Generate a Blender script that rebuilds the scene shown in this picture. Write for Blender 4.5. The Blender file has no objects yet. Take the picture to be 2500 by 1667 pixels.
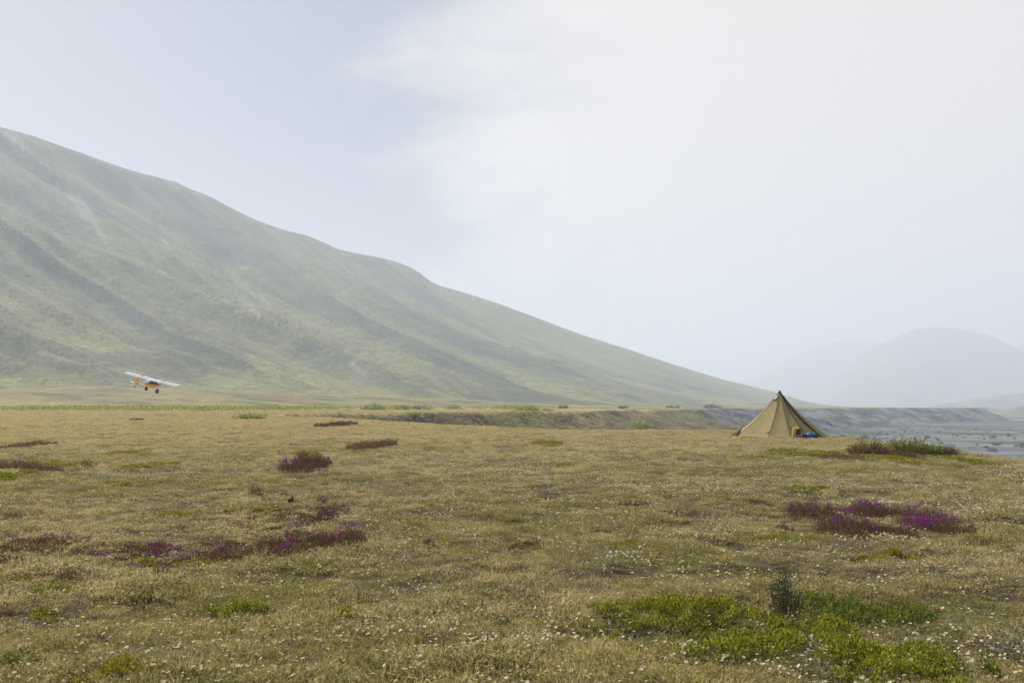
import bpy, bmesh, math, random
import numpy as np
from mathutils import Vector, Matrix, Euler

scene = bpy.context.scene
COL = scene.collection
rng = np.random.default_rng(7)
random.seed(7)

# ------------------------------------------------------------------ camera
EYE = 1.7
FPX = 2431.0                       # focal length in photo pixels (2500 px wide, 35 mm lens)
HORIZON = 992.0
PITCH = math.atan((HORIZON - 833.5) / FPX)
cam = bpy.data.cameras.new('camera')
cam.sensor_width = 36.0
cam.lens = 36.0 * FPX / 2500.0
cam.clip_start = 0.1
cam.clip_end = 60000
cam_ob = bpy.data.objects.new('camera', cam)
COL.objects.link(cam_ob)
cam_ob.location = (0, 0, EYE)
cam_ob.rotation_euler = (math.pi / 2 + PITCH, 0, 0)
scene.camera = cam_ob

# ------------------------------------------------------------------ sky, sun, exposure
SUN_AZ, SUN_EL = math.radians(-50), math.radians(41)
SUN_DIR = Vector((math.sin(SUN_AZ) * math.cos(SUN_EL), math.cos(SUN_AZ) * math.cos(SUN_EL), math.sin(SUN_EL)))
world = bpy.data.worlds.new('World')
scene.world = world
world.use_nodes = True
wn, wl = world.node_tree.nodes, world.node_tree.links
wn.clear()
w_out = wn.new('ShaderNodeOutputWorld')
w_bg = wn.new('ShaderNodeBackground')
w_sky = wn.new('ShaderNodeTexSky')
w_sky.sky_type = 'NISHITA'
w_sky.sun_disc = False
w_sky.sun_elevation = SUN_EL
w_sky.sun_rotation = SUN_AZ
w_sky.dust_density = 3.0
w_sky.air_density = 1.0
w_bg.inputs['Strength'].default_value = 0.046
w_tc = wn.new('ShaderNodeTexCoord')
w_map = wn.new('ShaderNodeMapping')
w_map.inputs['Scale'].default_value = (1.0, 1.0, 1.9)
w_map.inputs['Location'].default_value = (4.1, 1.2, 0.0)
w_noise = wn.new('ShaderNodeTexNoise')
w_noise.inputs['Scale'].default_value = 2.6
w_noise.inputs['Detail'].default_value = 7
w_noise.inputs['Roughness'].default_value = 0.60
w_noise.inputs['Distortion'].default_value = 0.25
wl.new(w_tc.outputs['Generated'], w_map.inputs['Vector'])
wl.new(w_map.outputs['Vector'], w_noise.inputs['Vector'])
# veil cloud thickens towards the east (right) side of the sky
w_dot = wn.new('ShaderNodeVectorMath'); w_dot.operation = 'DOT_PRODUCT'
w_dot.inputs[1].default_value = Vector((0.80, 0.50, 0.33)).normalized()
wl.new(w_tc.outputs['Generated'], w_dot.inputs[0])
w_ma = wn.new('ShaderNodeMath'); w_ma.operation = 'MULTIPLY_ADD'
w_ma.inputs[1].default_value = 1.35
w_ma.inputs[2].default_value = -0.64
wl.new(w_dot.outputs['Value'], w_ma.inputs[0])
w_add = wn.new('ShaderNodeMath'); w_add.operation = 'ADD'
wl.new(w_noise.outputs['Fac'], w_add.inputs[0]); wl.new(w_ma.outputs[0], w_add.inputs[1])
w_rmp = wn.new('ShaderNodeMapRange'); w_rmp.interpolation_type = 'SMOOTHSTEP'
w_rmp.inputs['From Min'].default_value = 0.43
w_rmp.inputs['From Max'].default_value = 0.74
w_rmp.inputs['To Min'].default_value = 0.0
w_rmp.inputs['To Max'].default_value = 1.0
wl.new(w_add.outputs[0], w_rmp.inputs['Value'])
# thin high veil everywhere: grey blue
w_veil = wn.new('ShaderNodeMix'); w_veil.data_type = 'RGBA'
w_veil.inputs['Factor'].default_value = 0.62
w_veil.inputs['B'].default_value = (5.7, 6.7, 8.7, 1)
wl.new(w_sky.outputs['Color'], w_veil.inputs['A'])
w_cl = wn.new('ShaderNodeMix'); w_cl.data_type = 'RGBA'
w_cl.inputs['B'].default_value = (13.4, 12.7, 12.2, 1)
wl.new(w_rmp.outputs['Result'], w_cl.inputs['Factor'])
wl.new(w_veil.outputs['Result'], w_cl.inputs['A'])
wl.new(w_cl.outputs['Result'], w_bg.inputs['Color'])
wl.new(w_bg.outputs['Background'], w_out.inputs['Surface'])

sun = bpy.data.lights.new('sun', 'SUN')
sun.energy = 5.0
sun.angle = math.radians(1.2)
sun.color = (1.0, 0.94, 0.86)
sun_ob = bpy.data.objects.new('sun', sun)
COL.objects.link(sun_ob)
sun_ob.rotation_euler = SUN_DIR.to_track_quat('Z', 'Y').to_euler()

scene.view_settings.view_transform = 'Standard'
scene.view_settings.look = 'None'
scene.view_settings.exposure = 0.46
scene.view_settings.gamma = 1.0
scene.view_settings.use_curve_mapping = False
scene.render.film_transparent = False
cy = scene.cycles
cy.max_bounces = 6
cy.diffuse_bounces = 2
cy.glossy_bounces = 2
cy.transmission_bounces = 3
cy.volume_bounces = 2
cy.transparent_max_bounces = 8
cy.caustics_reflective = False
cy.caustics_refractive = False
cy.sample_clamp_indirect = 6.0
cy.use_denoising = True
cy.denoising_prefilter = 'NONE'

HAZE_DENSITY = 0.00030

# ------------------------------------------------------------------ helpers
def vnoise(x, y, seed=0):
    xi = np.floor(x); yi = np.floor(y)
    xf = x - xi; yf = y - yi
    xi = xi.astype(np.int64); yi = yi.astype(np.int64)
    def h(a, b):
        n = (a * 374761393 + b * 668265263 + seed * 1274126177) & 0xffffffff
        n = ((n ^ (n >> 13)) * 1274126177) & 0xffffffff
        n = (n ^ (n >> 16)) & 0xffffff
        return n / float(0xffffff)
    u = xf * xf * xf * (xf * (xf * 6 - 15) + 10)
    v = yf * yf * yf * (yf * (yf * 6 - 15) + 10)
    a = h(xi, yi); b = h(xi + 1, yi); c = h(xi, yi + 1); d = h(xi + 1, yi + 1)
    return (a * (1 - u) + b * u) * (1 - v) + (c * (1 - u) + d * u) * v

def fbm(x, y, seed=0, octv=4, gain=0.5, lac=2.03):
    s = np.zeros(np.broadcast(x, y).shape); amp = 1.0; tot = 0.0
    ca, sa = math.cos(0.6), math.sin(0.6)
    for i in range(octv):
        s = s + amp * vnoise(x, y, seed + i * 17)
        tot += amp; amp *= gain
        x, y = (x * ca - y * sa) * lac + 13.7, (x * sa + y * ca) * lac - 7.3
    return s / tot                                   # 0..1, mean .5

def streak(x, y, seed=0, octv=4):
    s = 0.0; amp = 1.0; tot = 0.0
    for i in range(octv):
        s = s + amp * vnoise(x * 2.1 ** i + 7.7 * i, y * 1.6 ** i + 3.1 * i, seed + i * 13)
        tot += amp; amp *= .55
    return s / tot

def sstep(a, b, x):
    t = np.clip((x - a) / (b - a), 0, 1)
    return t * t * (3 - 2 * t)

def mixc(a, b, f):
    f = np.asarray(f)[..., None]
    return np.asarray(a) * (1 - f) + np.asarray(b) * f

def tag(o, label=None, cat=None, group=None, kind=None):
    if label: o['label'] = label
    if cat: o['category'] = cat
    if group: o['group'] = group
    if kind: o['kind'] = kind
    return o

def empty(name, loc, rz=0.0):
    o = bpy.data.objects.new(name, None)
    o.empty_display_size = 0.2
    COL.objects.link(o)
    o.location = loc
    o.rotation_euler = (0, 0, rz)
    return o

def link(name, me, parent=None, loc=None):
    o = bpy.data.objects.new(name, me)
    COL.objects.link(o)
    if parent is not None: o.parent = parent
    if loc is not None: o.location = loc
    return o

def np_mesh(name, V, F, mat=None, smooth=True, attrs=None):
    """V (n,3) float, F (m,k) int of one polygon size k"""
    me = bpy.data.meshes.new(name)
    V = np.ascontiguousarray(V, dtype=np.float32); F = np.ascontiguousarray(F, dtype=np.int32)
    n, m, k = len(V), len(F), F.shape[1]
    me.vertices.add(n); me.vertices.foreach_set('co', V.ravel())
    me.loops.add(m * k); me.loops.foreach_set('vertex_index', F.ravel())
    me.polygons.add(m)
    me.polygons.foreach_set('loop_start', np.arange(0, m * k, k, dtype=np.int32))
    me.polygons.foreach_set('loop_total', np.full(m, k, dtype=np.int32))
    if attrs:
        for an, (dom, typ, arr) in attrs.items():
            a = me.attributes.new(an, typ, dom)
            arr = np.ascontiguousarray(arr, dtype=np.float32)
            a.data.foreach_set('color' if typ == 'FLOAT_COLOR' else ('vector' if typ == 'FLOAT_VECTOR' else 'value'), arr.ravel())
    me.update(calc_edges=True)
    if smooth:
        me.polygons.foreach_set('use_smooth', np.ones(m, dtype=bool))
    if mat: me.materials.append(mat)
    return me

def unit(v):
    return v / np.maximum(np.linalg.norm(v, axis=-1, keepdims=True), 1e-9)

class Leaves:
    """collects leaf / blade quads; every leaf is a folded rhombus base-side-tip-side"""
    def __init__(s): s.V, s.T = [], []
    def add(s, P, D, L, W, tint=None, fold=0.25, mid=0.5):
        P = np.asarray(P, float); n = len(P)
        D = unit(np.asarray(D, float))
        L = np.broadcast_to(np.asarray(L, float), (n,))[:, None]; W = np.broadcast_to(np.asarray(W, float), (n,))[:, None]
        ref = unit(rng.normal(size=(n, 3)) * np.array([1, 1, 0.35]))
        S = unit(np.cross(D, ref)); N = np.cross(S, D)
        a = P; b = P + D * L * mid + S * W * .5 + N * W * fold
        c = P + D * L; d = P + D * L * mid - S * W * .5 + N * W * fold
        s.V.append(np.stack([a, b, c, d], 1).reshape(-1, 3))
        t = rng.random(n) if tint is None else np.broadcast_to(np.asarray(tint, float), (n,))
        s.T.append(t)
    def mesh(s, name, mat):
        V = np.concatenate(s.V); T = np.concatenate(s.T)
        F = np.arange(len(V), dtype=np.int32).reshape(-1, 4)
        return np_mesh(name, V, F, mat, False, {'tint': ('FACE', 'FLOAT', T)})
    def count(s): return sum(len(t) for t in s.T)

def rand_dir(n, up=0.6, spread=1.0):
    v = rng.normal(size=(n, 3)) * spread
    v[:, 2] = np.abs(v[:, 2]) * 0.6 + up
    return unit(v)

def bm_obj(name, bm, mat, parent=None, smooth=False, loc=None):
    me = bpy.data.meshes.new(name)
    bmesh.ops.recalc_face_normals(bm, faces=bm.faces[:])
    bm.to_mesh(me); bm.free()
    if smooth:
        for p in me.polygons: p.use_smooth = True
    me.materials.append(mat)
    return link(name, me, parent, loc)

def tube(bm, pts, rad, seg=8, cap=True):
    pts = [Vector(p) for p in pts]
    rad = rad if isinstance(rad, (list, tuple)) else [rad] * len(pts)
    rings = []
    for i, p in enumerate(pts):
        d = (pts[min(i + 1, len(pts) - 1)] - pts[max(i - 1, 0)]).normalized()
        a = d.cross(Vector((0, 0, 1)))
        if a.length < 1e-3: a = d.cross(Vector((1, 0, 0)))
        a.normalize(); b = d.cross(a).normalized()
        rings.append([bm.verts.new(p + (a * math.cos(t) + b * math.sin(t)) * rad[i]) for t in [2 * math.pi * k / seg for k in range(seg)]])
    for r0, r1 in zip(rings, rings[1:]):
        for k in range(seg):
            bm.faces.new((r0[k], r0[(k + 1) % seg], r1[(k + 1) % seg], r1[k]))
    if cap:
        bm.faces.new(rings[0][::-1]); bm.faces.new(rings[-1])
    return rings

def loft(bm, rings, closed=True, cap=True):
    vr = [[bm.verts.new(Vector(p)) for p in r] for r in rings]
    n = len(vr[0])
    for r0, r1 in zip(vr, vr[1:]):
        for k in range(n if closed else n - 1):
            try: bm.faces.new((r0[k], r0[(k + 1) % n], r1[(k + 1) % n], r1[k]))
            except ValueError: pass
    if cap and closed:
        for r in (vr[0][::-1], vr[-1]):
            try: bm.faces.new(r)
            except ValueError: pass
    return vr

# ------------------------------------------------------------------ materials
def new_mat(name):
    m = bpy.data.materials.new(name); m.use_nodes = True
    m.node_tree.nodes.clear()
    return m, m.node_tree.nodes, m.node_tree.links

def foliage_mat(name, ca, cb, trans=0.35, cc=None, gloss=0.0):
    """leaf colour runs ca..cb by each leaf's own tint; scattered copies lean to cc by their own tint"""
    m, n, l = new_mat(name)
    out = n.new('ShaderNodeOutputMaterial')
    at = n.new('ShaderNodeAttribute'); at.attribute_name = 'tint'
    mx = n.new('ShaderNodeMix'); mx.data_type = 'RGBA'
    mx.inputs['A'].default_value = (*ca, 1); mx.inputs['B'].default_value = (*cb, 1)
    l.new(at.outputs['Fac'], mx.inputs['Factor'])
    col = mx.outputs['Result']
    if cc is not None:
        ai = n.new('ShaderNodeAttribute'); ai.attribute_type = 'INSTANCER'; ai.attribute_name = 'shade'
        mx2 = n.new('ShaderNodeMix'); mx2.data_type = 'RGBA'
        mx2.inputs['B'].default_value = (*cc, 1)
        l.new(ai.outputs['Fac'], mx2.inputs['Factor']); l.new(col, mx2.inputs['A'])
        col = mx2.outputs['Result']
    d = n.new('ShaderNodeBsdfDiffuse'); t = n.new('ShaderNodeBsdfTranslucent')
    l.new(col, d.inputs['Color']); l.new(col, t.inputs['Color'])
    ms = n.new('ShaderNodeMixShader'); ms.inputs[0].default_value = trans
    l.new(d.outputs[0], ms.inputs[1]); l.new(t.outputs[0], ms.inputs[2])
    sh = ms.outputs[0]
    if gloss > 0:
        g = n.new('ShaderNodeBsdfGlossy'); g.inputs['Roughness'].default_value = 0.45
        m2 = n.new('ShaderNodeMixShader'); m2.inputs[0].default_value = gloss
        l.new(sh, m2.inputs[1]); l.new(g.outputs[0], m2.inputs[2]); sh = m2.outputs[0]
    l.new(sh, out.inputs['Surface'])
    return m

def paint_mat(name, color, rough=0.4, noise=0.08, scale=6.0, metal=0.0, coat=0.0):
    m, n, l = new_mat(name)
    out = n.new('ShaderNodeOutputMaterial'); b = n.new('ShaderNodeBsdfPrincipled')
    tc = n.new('ShaderNodeTexCoord'); nz = n.new('ShaderNodeTexNoise')
    nz.inputs['Scale'].default_value = scale; nz.inputs['Detail'].default_value = 5
    l.new(tc.outputs['Object'], nz.inputs['Vector'])
    mx = n.new('ShaderNodeMix'); mx.data_type = 'RGBA'
    mx.inputs['A'].default_value = (*[c * (1 - noise * 2) for c in color], 1)
    mx.inputs['B'].default_value = (*[min(1, c * (1 + noise * 2)) for c in color], 1)
    l.new(nz.outputs['Fac'], mx.inputs['Factor']); l.new(mx.outputs['Result'], b.inputs['Base Color'])
    b.inputs['Roughness'].default_value = rough; b.inputs['Metallic'].default_value = metal
    b.inputs['Coat Weight'].default_value = coat
    l.new(b.outputs[0], out.inputs['Surface'])
    return m

def fabric_mat(name, color, trans=0.35):
    m, n, l = new_mat(name)
    out = n.new('ShaderNodeOutputMaterial')
    tc = n.new('ShaderNodeTexCoord'); nz = n.new('ShaderNodeTexNoise')
    nz.inputs['Scale'].default_value = 2.2; nz.inputs['Detail'].default_value = 6
    l.new(tc.outputs['Object'], nz.inputs['Vector'])
    mx = n.new('ShaderNodeMix'); mx.data_type = 'RGBA'
    mx.inputs['A'].default_value = (*[c * .86 for c in color], 1); mx.inputs['B'].default_value = (*[c * 1.12 for c in color], 1)
    l.new(nz.outputs['Fac'], mx.inputs['Factor'])
    bp = n.new('ShaderNodeBump'); bp.inputs['Strength'].default_value = 0.25; bp.inputs['Distance'].default_value = 0.05
    l.new(nz.outputs['Fac'], bp.inputs['Height'])
    d = n.new('ShaderNodeBsdfDiffuse'); t = n.new('ShaderNodeBsdfTranslucent')
    for s in (d, t):
        l.new(mx.outputs['Result'], s.inputs['Color']); l.new(bp.outputs['Normal'], s.inputs['Normal'])
    ms = n.new('ShaderNodeMixShader'); ms.inputs[0].default_value = trans
    l.new(d.outputs[0], ms.inputs[1]); l.new(t.outputs[0], ms.inputs[2])
    l.new(ms.outputs[0], out.inputs['Surface'])
    return m

def terrain_mat(name, specs, bump=0.4, bump_dist=0.3, contrast=0.5):
    """base colour = the land-cover colour stored on the mesh, broken up by noise at the given scales (1/m)"""
    m, n, l = new_mat(name)
    out = n.new('ShaderNodeOutputMaterial'); b = n.new('ShaderNodeBsdfPrincipled')
    b.inputs['Roughness'].default_value = 0.95
    b.inputs['Specular IOR Level'].default_value = 0.1
    at = n.new('ShaderNodeAttribute'); at.attribute_name = 'cover'
    geo = n.new('ShaderNodeNewGeometry')
    acc = None
    for sc, wgt in specs:
        nz = n.new('ShaderNodeTexNoise'); nz.inputs['Scale'].default_value = sc
        nz.inputs['Detail'].default_value = 5; nz.inputs['Roughness'].default_value = 0.65
        l.new(geo.outputs['Position'], nz.inputs['Vector'])
        mu = n.new('ShaderNodeMath'); mu.operation = 'MULTIPLY_ADD'
        mu.inputs[1].default_value = wgt
        l.new(nz.outputs['Fac'], mu.inputs[0])
        if acc is None: mu.inputs[2].default_value = 0.0
        else: l.new(acc, mu.inputs[2])
        acc = mu.outputs[0]
    tot = sum(w for _, w in specs)
    mr = n.new('ShaderNodeMapRange')
    mr.inputs['From Min'].default_value = tot * 0.36; mr.inputs['From Max'].default_value = tot * 0.64
    mr.inputs['To Min'].default_value = 1 - contrast; mr.inputs['To Max'].default_value = 1 + contrast
    l.new(acc, mr.inputs['Value'])
    vm = n.new('ShaderNodeVectorMath'); vm.operation = 'SCALE'
    l.new(at.outputs['Color'], vm.inputs[0]); l.new(mr.outputs['Result'], vm.inputs['Scale'])
    l.new(vm.outputs['Vector'], b.inputs['Base Color'])
    bp = n.new('ShaderNodeBump'); bp.inputs['Strength'].default_value = bump; bp.inputs['Distance'].default_value = bump_dist
    l.new(acc, bp.inputs['Height']); l.new(bp.outputs['Normal'], b.inputs['Normal'])
    l.new(b.outputs[0], out.inputs['Surface'])
    return m

# ------------------------------------------------------------------ terrain
EDGE = np.array([  # rim of the terrace above the river valley (metres, plan)
    (30, -400), (24, -40), (22.5, 0), (21, 20), (20.0, 33), (19.6, 46), (20.5, 58), (18.0, 65), (13, 71), (4, 84), (-6, 103), (-14, 124), (-24, 148), (-40, 178),
    (-44, 190), (-34, 203), (-22, 214), (-10, 226), (2, 236), (12, 250), (22, 285), (34, 320), (60, 400), (84, 450), (108, 530), (150, 590), (176, 680), (235, 770), (300, 900),
    (400, 985), (470, 1080), (522, 1120), (548, 1190), (560, 1320), (620, 1800), (900, 4000), (1500, 12500), (9000, 12500), (9000, -400)], float)

def valley_depth_dist(x, y):
    """distance inside the valley polygon (0 outside)"""
    P = EDGE; Q = np.roll(EDGE, -1, 0)
    d2 = np.full(x.shape, 1e18); ins = np.zeros(x.shape, bool)
    for (ax, ay), (bx, by) in zip(P, Q):
        ex, ey = bx - ax, by - ay
        t = np.clip(((x - ax) * ex + (y - ay) * ey) / (ex * ex + ey * ey), 0, 1)
        d2 = np.minimum(d2, (x - ax - t * ex) ** 2 + (y - ay - t * ey) ** 2)
        c = ((ay > y) != (by > y))
        if ey != 0:
            ins ^= c & (x < (bx - ax) * (y - ay) / ey + ax)
    d = np.sqrt(d2)
    return np.where(ins, d, -d)

SIL = np.array([(-3000, 985), (-1800, 620), (-1100, 270), (-600, 195), (-300, 236), (0, 308), (53, 322), (106, 340), (213, 378), (276, 402), (340, 425), (404, 444), (446, 457), (500, 478), (532, 497), (595, 532), (659, 553),
    (702, 567), (733, 569), (760, 579), (808, 604), (872, 619), (941, 631), (983, 644), (1015, 659), (1052, 691), (1127, 715), (1223, 746), (1329, 785), (1435, 824), (1541, 856),
    (1648, 891), (1754, 923), (1860, 949), (1913, 960), (1967, 969), (2073, 981), (2180, 988), (2300, 991.5), (2600, 992)], float)
SIL_TH = np.arctan((SIL[:, 0] - 1250) / FPX)
SIL_EL = (992 - SIL[:, 1]) / FPX
def _smooth(a, n):
    k = np.hanning(n); k /= k.sum()
    return np.convolve(np.pad(a, n // 2, 'edge'), k, 'valid')
TAB_T = np.linspace(-1.6, 1.6, 1601)
_u = np.tan(np.clip(TAB_T, -1.25, 1.25))
TAB_R = _smooth(np.interp(_u, [-1.5, -.7, -.514, -.3, 0, .2, .35, .5], [1500, 1550, 1650, 1900, 2300, 2800, 3400, 3800]), 121)
TAB_F = _smooth(np.interp(_u, [-1.5, -.7, -.514, -.35, -.2, 0, .15, .3, .4, .5], [560, 560, 590, 600, 620, 720, 900, 1500, 2200, 2700]), 121)
TAB_E1 = _smooth(np.interp(TAB_T, SIL_TH, SIL_EL), 15)
TAB_E = _smooth(np.interp(TAB_T, SIL_TH, SIL_EL), 91)
def ridge_params(th):
    R = np.interp(th, TAB_T, TAB_R); F = np.interp(th, TAB_T, TAB_F)
    ct = np.maximum(np.cos(th), .05)
    return R, F, R * ct * np.interp(th, TAB_T, TAB_E1), R * ct * np.interp(th, TAB_T, TAB_E)

def mountain(x, y):
    r = np.hypot(x, y); th = np.arctan2(x, y)
    R, F, H1, H0 = ridge_params(th)
    s = (r - F) / (R - F)
    sc = np.clip(s, 0, 1)
    wc = sstep(.72, .99, sc)
    H = H0 * (1 - wc) + H1 * wc
    cr = np.clip(s - .93, 0, None)
    prof = (0.16 * sc + 0.84 * sc ** 1.75 - 11.6 * np.minimum(cr, .07) ** 2) / (1 - 11.6 * .07 ** 2)
    prof = np.where(s > 1, np.maximum(1 - 2.0 * (s - 1) ** 1.5 - .5 * (s - 1), 0), prof)
    e = H * prof / np.maximum(r, 1)
    q = th + 1.1 * e + .22 * (1 - np.exp(-np.clip(e, 0, 1) / .06))
    warp = (fbm(q * 9, sc * 3, 5, 3) - .5) * 0.05
    q = q + warp
    mask = sstep(0.04, 0.35, sc) * (1 - sstep(0.88, 1.0, sc)) + 0.03 * sstep(0.9, 1, sc)
    hs = np.clip(H / 450.0, 0, 1)
    g1 = 1 - np.abs(2 * vnoise(q * 17 + 3.1, sc * 0.9 + 2, 21) - 1)      # broad ribs
    g2 = 1 - np.abs(2 * vnoise(q * 46, sc * 2.2, 22) - 1)
    g3 = 1 - np.abs(2 * vnoise(q * 120, sc * 6.0, 23) - 1)
    gl =  g1 ** 1.4 * 46 + g2 * 22 + g3 * 3
    dh = (gl - 37) * mask * hs
    det = (fbm(x / 90, y / 90, 31, 5) - .5) * 15 * sstep(0.0, 0.25, sc) * np.clip(hs * 1.4, 0.12, 1) * (1 - 0.93 * sstep(.80, 1, sc))
    h = H * prof + dh + det
    low = sstep(-0.03, 0.06, s)
    return np.where(s > -0.03, h * low, 0.0), s, q, g1, g2, g3

MOUNDS = [(-0.425, 505, 6.8, 80, 60), (-0.33, 470, 3, 50, 50), (-0.53, 480, 2.5, 60, 50), (-0.20, 520, 5, 80, 50), (-0.05, 560, 3.5, 80, 60)]
def height(x, y, full=False):
    x = np.asarray(x, float); y = np.asarray(y, float)
    r = np.hypot(x, y); th = np.arctan2(x, y)
    z = (fbm(x * 1.5, y * 1.5, 1, 2) - .5) * 0.17 * (1 - sstep(20, 45, r))
    z = z + (fbm(x * .33, y * .33, 2, 3) - .5) * 0.27 * (1 - 0.5 * sstep(20, 80, r)) * sstep(2, 7, r)
    z = z + (fbm(x * .035, y * .035, 3, 3) - .5) * 0.75 * sstep(25, 90, r)
    z = z + 0.75 * sstep(140, 330, r) * (1 - sstep(-.2, .6, th))
    m, s, q, g1, g2, g3 = mountain(x, y)
    front = (np.abs(th) < 1.5)
    z = z + np.where(front, m, 0)
    for (t0, r0, hh, wx, wy) in MOUNDS:
        dx = (th - t0) * r; dy = r - r0
        z = z + np.where(front, hh * np.exp(-(dx / wx) ** 2 - (dy / wy) ** 2), 0)
    vd = valley_depth_dist(x, y)
    far = sstep(180, 420, r)
    W = 30 + 14 * (1 - sstep(60, 140, r)) + 12 * far
    rag = (fbm(x / 14, y / 14, 41, 4) - .5) * 10 * sstep(150, 260, r) + (fbm(x / 45, y / 45, 43, 3) - .5) * 34 * sstep(300, 600, r)
    t = np.clip((vd + rag * sstep(-30, 0, vd)) / W, -1, 1)
    steep = np.where(r > 190, np.clip(t, 0, 1) ** 0.75, sstep(-.12, 1, t))
    steep = np.where(r > 190, steep * (1 - .25 * (1 - steep)), steep)
    gul = ((fbm(x / 9 + 40, y / 9, 44, 4) - .5) * 3.0 + (fbm(x / 32 + 40, y / 32, 46, 4) - .5) * 9.0 * sstep(350, 600, r)) * np.clip(4 * steep * (1 - steep), 0, 1) * sstep(150, 260, r)
    z = z * (1 - .8 * steep) - 14.2 * steep + gul
    z = np.where(vd > -12, z + (fbm(x / 30, y / 30, 45, 3) - .5) * 0.9 * steep, z)
    if full: return z, s, q, g1, g2, g3, vd, steep
    return z

def ground_at(px, py, zc=0.0):
    """point of the meadow seen at a photo pixel"""
    yd = (EYE - zc) * FPX / max(py - HORIZON, 3.0)
    x = (px - 1250) / FPX * yd
    for _ in range(6):
        z = float(height(np.array([x]), np.array([yd]))[0])
        yd2 = (EYE - z) * FPX / max(py - HORIZON, 3.0)
        yd = 0.5 * yd + 0.5 * yd2
        x = (px - 1250) / FPX * yd
    return x, yd, float(height(np.array([x]), np.array([yd]))[0])

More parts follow.
